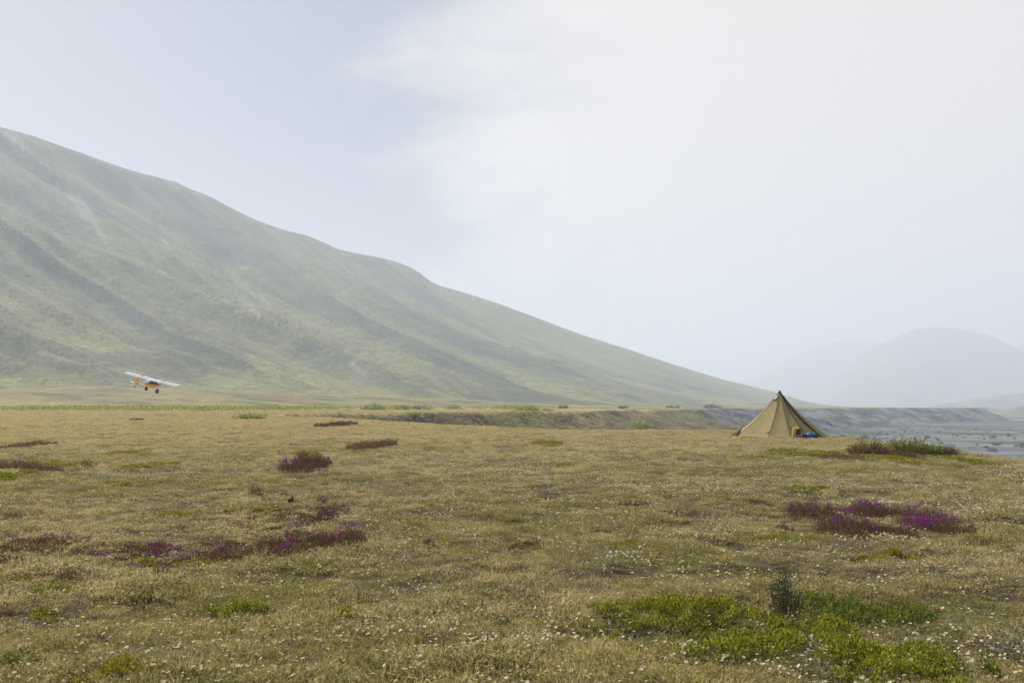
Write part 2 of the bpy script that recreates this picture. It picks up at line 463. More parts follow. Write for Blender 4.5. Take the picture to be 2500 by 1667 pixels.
def build_terrain():
    dense = np.linspace(-0.60, 0.60, 900)
    side = 0.60 + (np.linspace(0, 1, 26)[1:] ** 1.4) * (math.pi - 0.60)
    TH = np.concatenate([-side[::-1], dense, side])
    TH = TH[1:]                                       # -pi == pi
    rr = [0.03]
    while rr[-1] < 13000:
        r = rr[-1]
        st = 0.5 if r < 0.6 else 0.05 if r < 4 else (0.0085 if r < 40 else 0.016 if r < 170 else 0.0075 if r < 420 else 0.0062 if r < 3900 else 0.08)
        rr.append(r * (1 + st))
    rr = np.array(rr)
    T, R = np.meshgrid(TH, rr)
    X = R * np.sin(T); Y = R * np.cos(T)
    Z, s, q, g1, g2, g3, vd, steep = height(X, Y, True)
    nr, nt = X.shape
    sc = np.clip(s, 0, 1)
    ws = np.tan(T)
    # ---- land cover colours (linear albedo)
    straw = (.200, .165, .088); olive = (.145, .130, .062); brown = (.115, .090, .055); green = (.155, .175, .045)
    n1 = fbm(X * .22, Y * .22, 61, 4); n2 = fbm(X * 1.3, Y * 1.3, 62, 3); n3 = fbm(X * .03, Y * .03, 63, 4); n4 = fbm(X*.06, Y*.06, 64, 4)
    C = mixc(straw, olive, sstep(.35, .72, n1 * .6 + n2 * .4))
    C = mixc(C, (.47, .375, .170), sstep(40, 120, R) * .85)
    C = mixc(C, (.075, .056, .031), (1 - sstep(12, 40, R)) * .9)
    C = mixc(C, brown, sstep(.56, .70, n4) * .7)
    C = mixc(C, green, sstep(.63, .70, fbm(X * .11, Y * .11, 66, 4)) * .55 * sstep(12, 40, R))
    # green willow flat at the back of the plain
    C = mixc(C, (.13, .16, .04), sstep(250, 300, R) * (1 - sstep(330, 400, R)) * (1 - sstep(.05, .12, T)) * .7)
    # foreland
    fore = sstep(360, 430, R)
    heath = mixc((.235, .205, .085), (.165, .138, .080), sstep(.40, .62, fbm(X / 60, Y / 25, 67, 4)))
    heath = mixc(heath, (.225, .225, .07), sstep(.52, .66, fbm(X / 30, Y / 14, 68, 5)) * .6)
    heath = mixc(heath, (.085, .08, .05), sstep(.55, .66, fbm(X / 22 + 9, Y / 9, 69, 5)) * .7)
    C = mixc(C, heath, fore)
    # mountain vegetation, drawn out down the fall line
    el_ = np.where(R > 1, (Z - EYE) / np.maximum(R, 1), 0)
    qa = streak(q * 30, el_ * 9, 71, 5); qb = streak(q * 95, el_ * 22, 72, 4); qc = fbm(X / 70, Y / 70, 73, 5)
    mb = mixc((.190, .190, .085), (.135, .140, .085), sstep(.40, .62, qa))
    mb = mixc(mb, (.24, .235, .078), sstep(.45, .68, 1 - g1 * .6 - qb * .3) * .55)
    mb = mixc(mb, (.078, .086, .062), sstep(.52, .64, qc * .35 + qa * .65) * .85)
    mb = mixc(mb, (.075, .085, .055), sstep(.60, .70, qb) * .5)
    led = sstep(.015, .035, el_) * (1 - sstep(.070, .085, el_)) * (1 - sstep(-.33, -.22, T)) * sstep(.36, .52, fbm(q * 22, el_ * 70, 76, 4))
    mb = mixc(mb, (.078, .084, .062), led * .6)
    mb = mixc(mb, (.235, .225, .075), (1 - sstep(.02, .25, sc)) * .6 * sstep(.35, .6, fbm(X / 150, Y / 60, 74, 4)))
    # scree: where the photo shows it (tan azimuth, share of slope), plus thin streaks
    px = 1250 + FPX * ws; py = HORIZON - FPX * (Z - EYE) / (R * np.cos(np.clip(T, -1.4, 1.4)))
    scr = np.zeros_like(X)
    for (sx, sy, ln, wd, ang) in [(185, 500, 75, 16, 52), (232, 560, 45, 7, 50), (30, 345, 55, 18, 45), (585, 690, 62, 8, 40), (612, 750, 46, 9, 38), (645, 735, 30, 5, 42), (560, 745, 28, 5, 40), (396, 590, 24, 5, 50), (870, 900, 30, 5, 35), (1040, 690, 26, 4, 40)]:
        ca, sa = math.cos(math.radians(ang)), math.sin(math.radians(ang))
        a = (px - sx) * ca + (py - sy) * sa; b = -(px - sx) * sa + (py - sy) * ca
        scr = np.maximum(scr, np.exp(-(a / ln) ** 2 - (b / wd) ** 2) * (s > .05) * (np.abs(T) < 1))
    scr = sstep(.25, .75, scr * (0.45 + 1.1 * fbm(q * 300, sc * 60, 75, 3)))
    mb = mixc(mb, (.36, .34, .31), scr * .6)
    C = mixc(C, mb, sstep(-.02, .06, s) * (np.abs(T) < 1.5))
    # terrace front and river bed
    bk_near = mixc((.175, .145, .075), (.060, .048, .034), np.maximum(sstep(.46, .62, fbm(X / 9, Y / 9, 81, 4)) * .35, (1 - sstep(8, 22, X)) * sstep(-62, -40, X) * sstep(.40, .52, fbm(X / 12, Y / 5, 85, 3))) * sstep(.01, .05, steep))
    bk_near = mixc(bk_near, (.16, .175, .05), sstep(.52, .64, fbm(X / 16, Y / 16, 87, 4)) * .6)
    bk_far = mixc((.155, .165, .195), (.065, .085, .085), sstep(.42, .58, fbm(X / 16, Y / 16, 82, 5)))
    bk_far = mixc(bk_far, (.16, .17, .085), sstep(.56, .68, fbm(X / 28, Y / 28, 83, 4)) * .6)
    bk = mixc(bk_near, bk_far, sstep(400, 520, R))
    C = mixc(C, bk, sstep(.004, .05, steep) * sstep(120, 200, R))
    bed = mixc((.112, .117, .127), (.062, .080, .042), sstep(.40, .55, fbm(X / 18, Y / 70, 84, 5)) * .95)
    bed = mixc(bed, (.175, .178, .185), sstep(.55, .65, fbm(X / 120, Y / 45, 86, 4)) * .8)
    C = mixc(C, bed, sstep(.86, .99, steep) * sstep(40, 90, R))
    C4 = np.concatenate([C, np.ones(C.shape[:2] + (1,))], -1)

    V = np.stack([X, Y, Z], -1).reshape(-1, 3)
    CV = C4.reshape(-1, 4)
    idx = np.arange(nr * nt).reshape(nr, nt)
    i00 = idx[:-1, :]; i10 = idx[1:, :]
    F = np.stack([i00, np.roll(i00, -1, 1), np.roll(i10, -1, 1), i10], -1).reshape(-1, 4)
    fs = s[:-1, :].reshape(-1); fst = steep[:-1, :].reshape(-1); fvd = vd[:-1, :].reshape(-1)
    fT = T[:-1, :].reshape(-1); fR = R[:-1, :].reshape(-1)
    zone = np.zeros(len(F), int)
    zone[(fs > 0.0) & (np.abs(fT) < 1.5) & (fvd < 0)] = 1
    zone[(fst > .03)] = 2
    zone[(fst > .93)] = 3
    mats = [terrain_mat('meadow_soil', [(9.0, 1.0), (1.2, .8), (.15, .5)], 0.5, 0.12, .55),
            terrain_mat('mountain_heath', [(.30, 1.0), (.09, .8), (.022, .3)], 0.9, 3.0, .62),
            terrain_mat('bank_soil', [(.5, 1.0), (.11, .8)], 0.8, 1.2, .5),
            terrain_mat('river_gravel', [(.9, .8), (.12, 1.0), (.03, .6)], 0.3, .5, .35)]
    names = ['meadow', 'mountain', 'river_bank', 'river_plain']
    labels = ['dry flowering tundra meadow of straw coloured turf', 'long green mountainside with gullies fading into haze', 'eroded terrace slope above the river plain', 'grey gravel river plain below the meadow']
    # centre cap
    for k in range(4):
        fk = F[zone == k]
        used = np.unique(fk)
        remap = np.full(len(V), -1, np.int32); remap[used] = np.arange(len(used))
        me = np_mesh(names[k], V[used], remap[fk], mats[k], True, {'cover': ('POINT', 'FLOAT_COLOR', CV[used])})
        tag(link(names[k], me), labels[k], None, None, 'structure')
build_terrain()

# ------------------------------------------------------------------ far hills
hill_mat = None
def far_hill(name, label, sil, dist, thick, foot, seed):
    global hill_mat
    if hill_mat is None:
        hill_mat = terrain_mat('far_heath', [(.01, 1.0), (.003, .8)], 0.6, 20.0, .3)
    sil = np.array(sil, float)
    xs = np.linspace(sil[0, 0], sil[-1, 0], 160)
    ys = np.interp(xs, sil[:, 0], sil[:, 1])
    k = np.array([1, 2, 3, 2, 1.]) / 9
    ys = np.convolve(np.pad(ys, 2, 'edge'), k, 'valid')
    u = (xs - 1250) / FPX
    S = np.linspace(-1, 1, 49)
    U, SS = np.meshgrid(u, S)
    D = dist + thick * SS
    top = EYE + (HORIZON - ys) / FPX * dist
    prof = (np.cos(np.abs(SS) ** 0.8 * math.pi) * .5 + .5)
    X = U * D; Y = D
    Z = foot + (top[None, :] - foot) * prof + (fbm(X / (dist * .05), Y / (dist * .05), seed, 4) - .5) * dist * .02 * np.sin(np.clip(np.abs(SS), 0, 1) * math.pi)
    C = mixc((.13, .14, .07), (.15, .14, .10), fbm(X / 300, Y / 300, seed + 3, 4))
    C4 = np.concatenate([C, np.ones(C.shape[:2] + (1,))], -1).reshape(-1, 4)
    idx = np.arange(X.size).reshape(X.shape)
    F = np.stack([idx[:-1, :-1], idx[:-1, 1:], idx[1:, 1:], idx[1:, :-1]], -1).reshape(-1, 4)
    me = np_mesh(name, np.stack([X, Y, Z], -1).reshape(-1, 3), F, hill_mat, True, {'cover': ('POINT', 'FLOAT_COLOR', C4)})
    tag(link(name, me), label, None, None, 'structure')
far_hill('far_mountain', 'pale far mountain with a rounded shoulder, lost in haze', [(1500, 1010), (1700, 965), (1800, 935), (1880, 905), (1915, 886), (1950, 862), (2000, 843), (2050, 833), (2080, 831), (2130, 835), (2200, 845), (2350, 870), (2500, 910), (2700, 1000)], 10000, 2400, -16, 3)
far_hill('far_mountain', 'broad domed mountain in the haze above the river', [(1990, 1005), (2050, 930), (2110, 862), (2155, 836), (2180, 830), (2200, 818), (2230, 803), (2265, 799), (2310, 799), (2350, 803), (2400, 812), (2450, 832), (2500, 858), (2650, 900), (2900, 880), (3200, 900), (3500, 1005)], 7400, 2100, -16, 13)
far_hill('valley_hill', 'low grey green slope beyond the river at the right', [(2180, 1006), (2290, 990), (2350, 977), (2400, 970), (2500, 960), (2700, 930), (3000, 890), (3300, 880), (3800, 1004)], 4000, 1000, -16, 23)
far_hill('valley_hill', 'lowest blue green rise just behind the river', [(2300, 1014), (2390, 1004), (2450, 998), (2520, 994), (2700, 988), (2900, 992), (3200, 1014)], 2100, 420, -16, 33)

def river():
    m, n, l = new_mat('river_water')
    out = n.new('ShaderNodeOutputMaterial'); b = n.new('ShaderNodeBsdfPrincipled')
    b.inputs['Base Color'].default_value = (.30, .32, .33, 1); b.inputs['Roughness'].default_value = .12
    nz = n.new('ShaderNodeTexNoise'); nz.inputs['Scale'].default_value = .6
    g = n.new('ShaderNodeNewGeometry'); l.new(g.outputs['Position'], nz.inputs['Vector'])
    bp = n.new('ShaderNodeBump'); bp.inputs['Strength'].default_value = .15; l.new(nz.outputs['Fac'], bp.inputs['Height'])
    l.new(bp.outputs['Normal'], b.inputs['Normal']); l.new(b.outputs[0], out.inputs['Surface'])
    V, F = [], []
    k = 60
    for i in range(k):
        t = i / (k - 1)
        x = 560 + 700 * t
        yc = 1120 - 130 * t + 30 * math.sin(t * 7)
        w = 26 + 12 * math.sin(t * 11 + 1)
        for sgn in (-1, 1): V.append((x, yc + sgn * w, 0))
        if i: F.append((2 * i - 2, 2 * i - 1, 2 * i + 1, 2 * i))
    V = np.array(V)
    V[:, 2] = -13.75
    tag(link('river', np_mesh('river', V, np.array(F), m, True)), 'thin pale strip of river across the gravel plain', None, None, 'structure')
river()

# ------------------------------------------------------------------ plant materials
M_straw = foliage_mat('dry_grass', (.30, .24, .098), (.84, .70, .385), .42, (.40, .345, .11))
M_mat = foliage_mat('turf_leaves', (.085, .070, .030), (.60, .515, .255), .36, (.24, .225, .06))
M_litter = foliage_mat('grey_litter', (.10, .078, .055), (.52, .45, .34), .25, (.40, .35, .23))
M_moss = foliage_mat('green_shoots', (.19, .175, .035), (.40, .35, .075), .42, (.38, .29, .08))
M_petal = foliage_mat('cream_petal', (.70, .655, .45), (.78, .74, .56), .35)
M_eye = foliage_mat('yellow_stamens', (.62, .42, .05), (.70, .50, .08), .2)
M_fstem = foliage_mat('flower_stem', (.12, .11, .04), (.20, .14, .07), .2)
M_bear = foliage_mat('bright_leaves', (.06, .085, .006), (.41, .395, .022), .42, None, .03)
M_bear_y = foliage_mat('yellow_leaves', (.19, .18, .015), (.34, .29, .03), .42)
M_bear_d = foliage_mat('deep_leaves', (.06, .095, .010), (.25, .28, .028), .40, None, .03)
M_heath = foliage_mat('heath_leaves', (.060, .038, .025), (.19, .115, .060), .30)
M_heath_b = foliage_mat('brown_heath_leaves', (.10, .07, .045), (.22, .15, .09), .30)
M_bloom = foliage_mat('magenta_petal', (.14, .016, .14), (.31, .055, .29), .38)
M_twig = foliage_mat('dry_twig', (.085, .052, .032), (.20, .13, .075), .1)
M_willow = foliage_mat('willow_leaves', (.11, .135, .018), (.28, .30, .045), .45, None, .03)
M_willow_dk = foliage_mat('dark_willow_leaves', (.028, .045, .018), (.075, .10, .040), .25, None, .04)
M_willow_far = foliage_mat('far_willow_leaves', (.20, .22, .04), (.40, .41, .10), .44)
M_grey_far = foliage_mat('grey_willow_leaves', (.10, .12, .075), (.19, .205, .13), .34)
M_drybush = foliage_mat('rusty_leaves', (.105, .083, .030), (.26, .215, .075), .34)
M_tanbush = foliage_mat('tan_leaves', (.15, .115, .055), (.30, .23, .12), .30)

# ------------------------------------------------------------------ patches: plants placed by where they stand on the meadow
def patch_frame(x0, x1, y0, y1, hgt):
    bx, by, bz = ground_at((x0 + x1) / 2, y1)
    pxm = by / FPX
    ytop = y0 + hgt / pxm * .8
    ytop = min(ytop, y1 - 4)
    tx, ty, tz = ground_at((x0 + x1) / 2, ytop)
    cy_ = (by + ty) / 2
    hd = max((ty - by) / 2, .14)
    hw = (x1 - x0) / 2 / FPX * cy_
    cx = ((x0 + x1) / 2 - 1250) / FPX * cy_
    return cx, cy_, hw, hd

PATCH_AREAS = []
def sample_patch(cx, cyy, hw, hd, n, seed, thr=.42, freq=None):
    f = freq or 1.6 / max(min(hw, hd), .12)
    out = []
    tot = 0
    while tot < n:
        a = rng.random(n * 2) * 2 * math.pi; rr = np.sqrt(rng.random(n * 2)) * 1.12
        ux, uy = rr * np.cos(a), rr * np.sin(a)
        x = cx + ux * hw; y = cyy + uy * hd
        m = fbm(x * f * .8, y * f * .8, seed, 4) + .22 * (1 - rr) + (fbm(x * 5.5, y * 5.5, seed + 7, 3) - .5) * .45
        k = m > thr + .10
        o = np.stack([x[k], y[k], m[k] - thr], -1)
        out.append(o); tot += len(o)
        if len(out) > 40: break
    return np.concatenate(out)[:n]

def green_patch(name, label, box, mat, dens=1.0, hgt=.07, thr=.42, cat='low shrub', group='bright green mats in the turf', seed=0):
    cx, cyy, hw, hd = patch_frame(*box, hgt)
    dist = math.hypot(cx, cyy)
    L = max(.023, dist * .0013)
    n = int(min(max(2.0 * math.pi * hw * hd * dens / (L * L * .42), 60), 22000))
    P = sample_patch(cx, cyy, hw, hd, n, 200 + seed, thr)
    z = height(P[:, 0], P[:, 1])
    mound = np.clip(P[:, 2] * 3.2, .12, 1) * hgt * 1.35 * sstep(.30, .72, fbm(P[:, 0] * 7, P[:, 1] * 7, 77, 3))
    root = empty(name, (cx, cyy, float(height(np.array([cx]), np.array([cyy]))[0])))
    tag(root, label, cat, group)
    lv = Leaves()
    nn = len(P)
    o = np.array(root.location)
    zz = z + mound * (0.25 + .75 * rng.random(nn) ** .5) + .01
    B = np.stack([P[:, 0], P[:, 1], zz], -1) - o
    lv.add(B, rand_dir(nn, .55, .8), L * (.7 + .7 * rng.random(nn)), L * (.4 + .3 * rng.random(nn)))
    fo = link('foliage', lv.mesh('foliage', mat), root); fo['kind'] = 'stuff'
    st = Leaves()
    k = max(20, nn // 10); sel = rng.integers(0, nn, k)
    Bs = np.stack([P[sel, 0], P[sel, 1], z[sel] - .01], -1) - o
    st.add(Bs, rand_dir(k, 1.0, .4), mound[sel] + .02, .004)
    so = link('stems', st.mesh('stems', M_twig), root); so['kind'] = 'stuff'
    PATCH_AREAS.append((cx, cyy, hw, hd, .35))
    return root

def heath_patch(name, label, box, bloom=.3, hgt=.16, thr=.40, mat=None, cat='flowering shrub', group='purple flowered dwarf shrubs in the turf', seed=0, dens=1.0):
    cx, cyy, hw, hd = patch_frame(*box, hgt)
    dist = math.hypot(cx, cyy)
    L = max(.022, dist * .0013)
    n = int(min(max((.5 + 1.1 * min(bloom, .6)) * math.pi * hw * hd * dens / (L * L * .42), 120), 16000))
    P = sample_patch(cx, cyy, hw, hd, n, 400 + seed, thr, 1.1 / max(min(hw, hd), .2))
    nn = len(P)
    z = height(P[:, 0], P[:, 1])
    mound = (np.clip(P[:, 2] * 2.6, .15, 1)) * hgt * (0.5 + 1.0 * fbm(P[:, 0] * 6, P[:, 1] * 6, 78, 3))
    root = empty(name, (cx, cyy, float(height(np.array([cx]), np.array([cyy]))[0])))
    tag(root, label, cat, group)
    o = np.array(root.location)
    lv = Leaves()
    fr = rng.random(nn) ** .6
    B = np.stack([P[:, 0], P[:, 1], z + mound * fr], -1) - o
    lv.add(B, rand_dir(nn, .7, .8), L * (.6 + .7 * rng.random(nn)), L * (.28 + .25 * rng.random(nn)))
    fo = link('foliage', lv.mesh('foliage', mat or M_heath), root); fo['kind'] = 'stuff'
    st = Leaves()
    k = max(40, nn // 6); sel = rng.integers(0, nn, k)
    st.add(np.stack([P[sel, 0], P[sel, 1], z[sel] - .01], -1) - o, rand_dir(k, 1.2, .5), mound[sel] + .03, max(.004, L * .16))
    so = link('stems', st.mesh('stems', M_twig), root); so['kind'] = 'stuff'
    if bloom > 0:
        # blossoms sit in heads on the outer shoots, in drifts
        nb = max(5, int(nn * bloom * .060))
        drift = fbm(P[:, 0] * 3.2 + 9, P[:, 1] * 3.2, 91 + seed, 3)
        order = np.argsort(-(drift + rng.random(nn) * .55))
        sel = order[:nb]
        fl = Leaves()
        per = 5
        hb = np.stack([P[sel, 0], P[sel, 1], z[sel] + mound[sel] * (1.0 + .2 * rng.random(nb)) + .015], -1) - o
        Bc = np.repeat(hb, per, 0) + rng.normal(size=(nb * per, 3)) * L * .42 * np.array([1, 1, .7])
        fl.add(Bc, rand_dir(nb * per, .5, .9), L * (.45 + .4 * rng.random(nb * per)), L * (.38 + .25 * rng.random(nb * per)))
        bo = link('blossoms', fl.mesh('blossoms', M_bloom), root); bo['kind'] = 'stuff'
    PATCH_AREAS.append((cx, cyy, hw, hd, .15))
    return root

GREEN = [
 # (label, box in the photo, material, density, height, threshold)
 ('largest bright green leafy mat, spreading left from the foot of the dark willow sprig', (1440, 1910, 1462, 1596), 'b', 1.3, .10, .265),
 ('yellow green leafy clump just in front of the dark willow sprig', (1860, 2066, 1500, 1566), 'b', 1.2, .10, .28),
 ('dark green leafy mat right behind and right of the willow sprig', (1950, 2250, 1462, 1532), 'd', 1.2, .10, .29),
 ('green leafy mat with cream flowers at the bottom edge, below the willow sprig', (1996, 2290, 1548, 1676), 'b', 1.2, .10, .285),
 ('small green clump at the bottom edge right of the flowered mat', (2250, 2326, 1612, 1668), 'b', .8, .08, .40),
 ('smallest green clump in the bottom right corner of the meadow', (2378, 2436, 1614, 1660), 'd', .8, .08, .40),
 ('flat yellow green cushion below the wide purple patch', (2062, 2226, 1340, 1370), 'y', 1.0, .05, .36),
 ('sparse green leaves along the near side of the wide purple patch', (1768, 2010, 1302, 1328), 'b', .45, .05, .44),
 ('thin green streak beyond the wide purple patch', (1885, 2010, 1184, 1212), 'b', .6, .05, .42),
 ('narrow yellow green streak in the middle of the open meadow, left of the purple patch', (1486, 1592, 1316, 1338), 'y', .9, .04, .36),
 ('long bright green strip from the tent side to the bushes', (1885, 2072, 1098, 1116), 'b', .9, .06, .36),
 ('bright green mat right of the tan bush', (2290, 2415, 1112, 1138), 'b', .9, .06, .38),
 ('yellow green tuft in front of the rusty bush', (2120, 2200, 1112, 1132), 'y', .8, .05, .38),
 ('leafy green mat with orange tips in the near left centre', (518, 695, 1462, 1510), 'b', 1.0, .08, .38),
 ('small green offshoot just below the leafy mat with orange tips', (550, 612, 1524, 1555), 'b', .8, .06, .40),
 ('compact bright green clump right of the leafy mat with orange tips', (838, 928, 1458, 1502), 'b', 1.0, .08, .36),
 ('yellowish mat at the left edge below the long purple band', (-40, 118, 1396, 1430), 'y', .9, .07, .38),
 ('fresh green clump beside the little purple bush at the left', (66, 204, 1418, 1452), 'b', 1.0, .08, .38),
 ('small green scrap below the fresh green clump at the left', (98, 184, 1476, 1502), 'b', .7, .05, .42),
 ('dark green cushions in the bottom left corner', (-30, 118, 1572, 1624), 'd', .8, .08, .40),
 ('olive and orange cushion group on the bottom edge at the left', (172, 384, 1586, 1652), 'y', .7, .09, .42),
 ('yellowish strip along the near side of the long purple band', (350, 556, 1364, 1386), 'y', .7, .05, .40),
 ('bright yellow green mat above the reddish heath, left centre', (545, 730, 1226, 1260), 'y', 1.0, .07, .36),
 ('tiny bright green tuft right of the long purple band', (728, 768, 1374, 1395), 'b', .9, .05, .36),
 ('green mat under the dark purple bush at the left edge', (-30, 64, 1150, 1182), 'b', .9, .06, .38),
 ('thin green strip between dark heath clumps near the left edge', (40, 214, 1120, 1146), 'b', .6, .05, .42),
 ('farthest yellow green streak on the left half of the meadow', (280, 352, 1100, 1112), 'y', .8, .05, .38),
 ('flat yellow green streak alone in the left half of the meadow', (314, 428, 1130, 1146), 'y', .9, .05, .36),
 ('small green spot nearest below the lone yellow green streak', (280, 324, 1178, 1190), 'y', .8, .05, .38),
 ('thin yellow green line just beyond the round purple bush', (712, 778, 1102, 1116), 'y', .9, .05, .36),
 ('small green streak in the far centre of the meadow', (1302, 1368, 1076, 1090), 'y', .9, .06, .34),
 ('faint yellow streak just nearer than the far centre streak', (1360, 1406, 1129, 1141), 'y', .9, .05, .36),
 ('patchy green spot right of the open centre of the meadow', (1800, 1900, 1112, 1124), 'b', .6, .05, .40),
 ('faint olive spots left of the yellow green mat above the heath', (390, 490, 1240, 1262), 'y', .5, .05, .44),
]
MB = {'b': M_bear, 'y': M_bear_y, 'd': M_bear_d}
for i, (lab, box, mk, dn, hg, th_) in enumerate(GREEN):
    green_patch('bearberry_mat', lab, box, MB[mk], dn, hg, th_, seed=i)

HEATH = [
 # label, box, bloom, height, threshold, kind
 ('back left clump of the wide purple patch, thick with blossom', (1885, 2045, 1222, 1268), .75, .20, .36, 'p'),
 ('small near left clump of the wide purple patch', (1890, 1930, 1270, 1298), .6, .14, .38, 'p'),
 ('tall front clump of the wide purple patch with one bright purple head at its left', (2000, 2072, 1256, 1314), .55, .22, .28, 'p'),
 ('front centre clump of the wide purple patch', (2058, 2130, 1258, 1310), .7, .18, .28, 'p'),
 ('back centre clump of the wide purple patch', (2050, 2170, 1218, 1272), .6, .20, .28, 'p'),
 ('brownish back right clump of the wide purple patch', (2148, 2274, 1228, 1280), .45, .18, .28, 'p'),
 ('small front right clump of the wide purple patch', (2126, 2204, 1274, 1314), .7, .14, .30, 'p'),
 ('brightest purple clump at the right end of the wide purple patch', (2226, 2316, 1250, 1314), 1.2, .20, .28, 'p'),
 ('last purple sprig to the right of the brightest clump', (2302, 2336, 1262, 1280), 1.2, .12, .36, 'p'),
 ('right end of the long purple band, dark red with purple tips', (780, 900, 1288, 1340), .55, .20, .36, 'p'),
 ('dark reddish heath left of the right end of the long purple band', (610, 800, 1290, 1368), .30, .12, .36, 'p'),
 ('middle of the long purple band, reddish brown with scattered blossom', (420, 650, 1306, 1378), .32, .11, .36, 'p'),
 ('left middle of the long purple band with a bright blossom cluster', (222, 440, 1306, 1382), .36, .11, .36, 'p'),
 ('brown left end of the long purple band', (0, 240, 1304, 1378), .22, .10, .37, 'p'),
 ('red heath mat lying beyond the long purple band', (610, 840, 1228, 1298), .20, .08, .37, 'p'),
 ('small purple bush beside the red heath mat', (782, 828, 1234, 1270), .9, .16, .35, 'p'),
 ('tiny purple tuft left of the red heath mat', (598, 632, 1258, 1282), 1.0, .13, .35, 'p'),
 ('little purple tipped bush on the fresh green clump', (160, 206, 1390, 1424), .7, .16, .36, 'p'),
 ('reddish brown bush at the left edge low in the meadow', (-30, 68, 1464, 1502), .2, .14, .38, 'p'),
 ('small red bush just below the middle of the long purple band', (392, 420, 1378, 1406), .4, .13, .36, 'p'),
 ('round purple bush alone in the left half of the meadow', (708, 796, 1108, 1158), .55, .32, .34, 'p'),
 ('dark purple bush at the left edge far up the meadow', (-40, 50, 1118, 1158), .30, .34, .34, 'p'),
 ('brown heath strip right of the dark purple bush', (58, 180, 1130, 1154), .10, .18, .38, 'b'),
 ('small dark clump at the end of the brown heath strip', (208, 240, 1128, 1144), .25, .20, .36, 'p'),
 ('isolated dark red clump beyond the red heath mat', (610, 650, 1184, 1208), .35, .18, .36, 'p'),
 ('purple headed clump nearest beyond the red heath mat', (696, 734, 1200, 1226), .7, .18, .36, 'p'),
 ('small purple clump right of the purple headed clump', (772, 800, 1216, 1232), .6, .14, .36, 'p'),
 ('brown heath clumps near the left edge, farther than the dark purple bush', (62, 130, 1072, 1090), 0, .22, .44, 'b'),
 ('brown heath scrap at the left edge behind the dark purple bush', (-20, 64, 1080, 1100), 0, .22, .38, 'b'),
 ('brown purple heath in the far left centre of the meadow', (872, 958, 1070, 1100), .10, .28, .36, 'b'),
 ('thin purple line on the far left centre of the meadow', (796, 856, 1030, 1044), .35, .30, .34, 'p'),
 ('dark brown heath mat in front of the rusty bush', (1995, 2084, 1102, 1128), 0, .22, .36, 'b'),
 ('purple flowered clump at the foot of the green bush', (2166, 2220, 1096, 1124), .25, .26, .36, 'p'),
 ('tiny lone purple sprig in the open centre of the meadow', (1040, 1062, 1312, 1330), .9, .10, .34, 'p'),
 ('faint reddish heath right of the lone purple sprig', (1230, 1330, 1312, 1342), .08, .07, .44, 'p'),
]
for i, (lab, box, bl, hg, th_, kd) in enumerate(HEATH):
    if kd == 'b':
        heath_patch('heath_clump', lab, box, bl, hg, th_, M_heath_b, 'dwarf shrub', 'brown heath clumps in the turf', seed=i)
    else:
        heath_patch('purple_heath', lab, box, bl, hg, th_, M_heath, seed=i)

# ------------------------------------------------------------------ bushes
def shrub_mesh(w, d, h, n_tw, n_lf, L, W, mat_t, mat_l, up=.8, tw=.006, seed=0, lean=0.0, flat=.55):
    """twigs fan out from the base; leaves sit along the outer half of the twigs"""
    tws = Leaves()
    a = rng.random(n_tw) * 2 * math.pi; rr = np.sqrt(rng.random(n_tw))
    base = np.stack([np.cos(a) * rr * w * .30, np.sin(a) * rr * d * .30, np.zeros(n_tw) - .03], -1)
    lump = .55 + .75 * vnoise(np.cos(a) * 2 + seed, np.sin(a) * 2, seed)
    hh = h * (1 - flat * rr ** 2) * (.55 + .5 * rng.random(n_tw)) * lump
    tip = np.stack([np.cos(a) * rr * w * .52 + lean * hh, np.sin(a) * rr * d * .52, hh], -1)
    tip[:, :2] += rng.normal(size=(n_tw, 2)) * h * .07
    dv = tip - base
    tws.add(base, dv, np.linalg.norm(dv, axis=1), tw, None, .3, .4)
    lv = Leaves()
    if n_lf:
        sel = rng.integers(0, n_tw, n_lf)
        t = .38 + .65 * rng.random(n_lf) ** .8
        P = base[sel] + dv[sel] * t[:, None] + rng.normal(size=(n_lf, 3)) * L * .5
        D = unit(dv[sel]) * up + rng.normal(size=(n_lf, 3)) * .6
        lv.add(P, D, L * (.6 + .7 * rng.random(n_lf)), W * (.6 + .7 * rng.random(n_lf)))
    return tws, lv

def shrub(name, label, cat, px, py, w, d, h, n_tw, n_lf, L, W, mt, ml, group=None, up=.8, tw=.006, seed=0, lean=0, pos=None, flat=.55):
    x, y, z = pos if pos else ground_at(px, py)
    root = empty(name, (x, y, z)); tag(root, label, cat, group)
    tws, lv = shrub_mesh(w, d, h, n_tw, n_lf, L, W, mt, ml, up, tw, seed, lean, flat)
    o = link('twigs', tws.mesh('twigs', mt), root); o['kind'] = 'stuff'
    o = link('foliage', lv.mesh('foliage', ml), root); o['kind'] = 'stuff'
    return root
BUSHG = 'bushes on the rim of the meadow by the tent'
shrub('rusty_bush', 'wide rusty brown bush on the meadow rim, left of the green bush', 'bush', 2118, 1112, 1.55, 1.1, .62, 700, 3600, .05, .020, M_twig, M_drybush, BUSHG, .9, .011, 1)
shrub('green_bush', 'airy green willow bush between the rusty bush and the tan bush', 'bush', 2230, 1110, 1.95, .9, .54, 280, 2300, .075, .036, M_twig, M_willow, BUSHG, .8, .012, 2, 0, None, .2)
shrub('tan_bush', 'small tan bush at the right end of the row of bushes', 'bush', 2308, 1113, .85, .6, .42, 330, 900, .05, .02, M_twig, M_tanbush, BUSHG, .9, .010, 3)
shrub('green_bush', 'low green bush just behind the right corner of the tent', 'bush', 2010, 1064, 1.5, .9, .50, 240, 1800, .09, .045, M_twig, M_willow, BUSHG, .8, .014, 4)
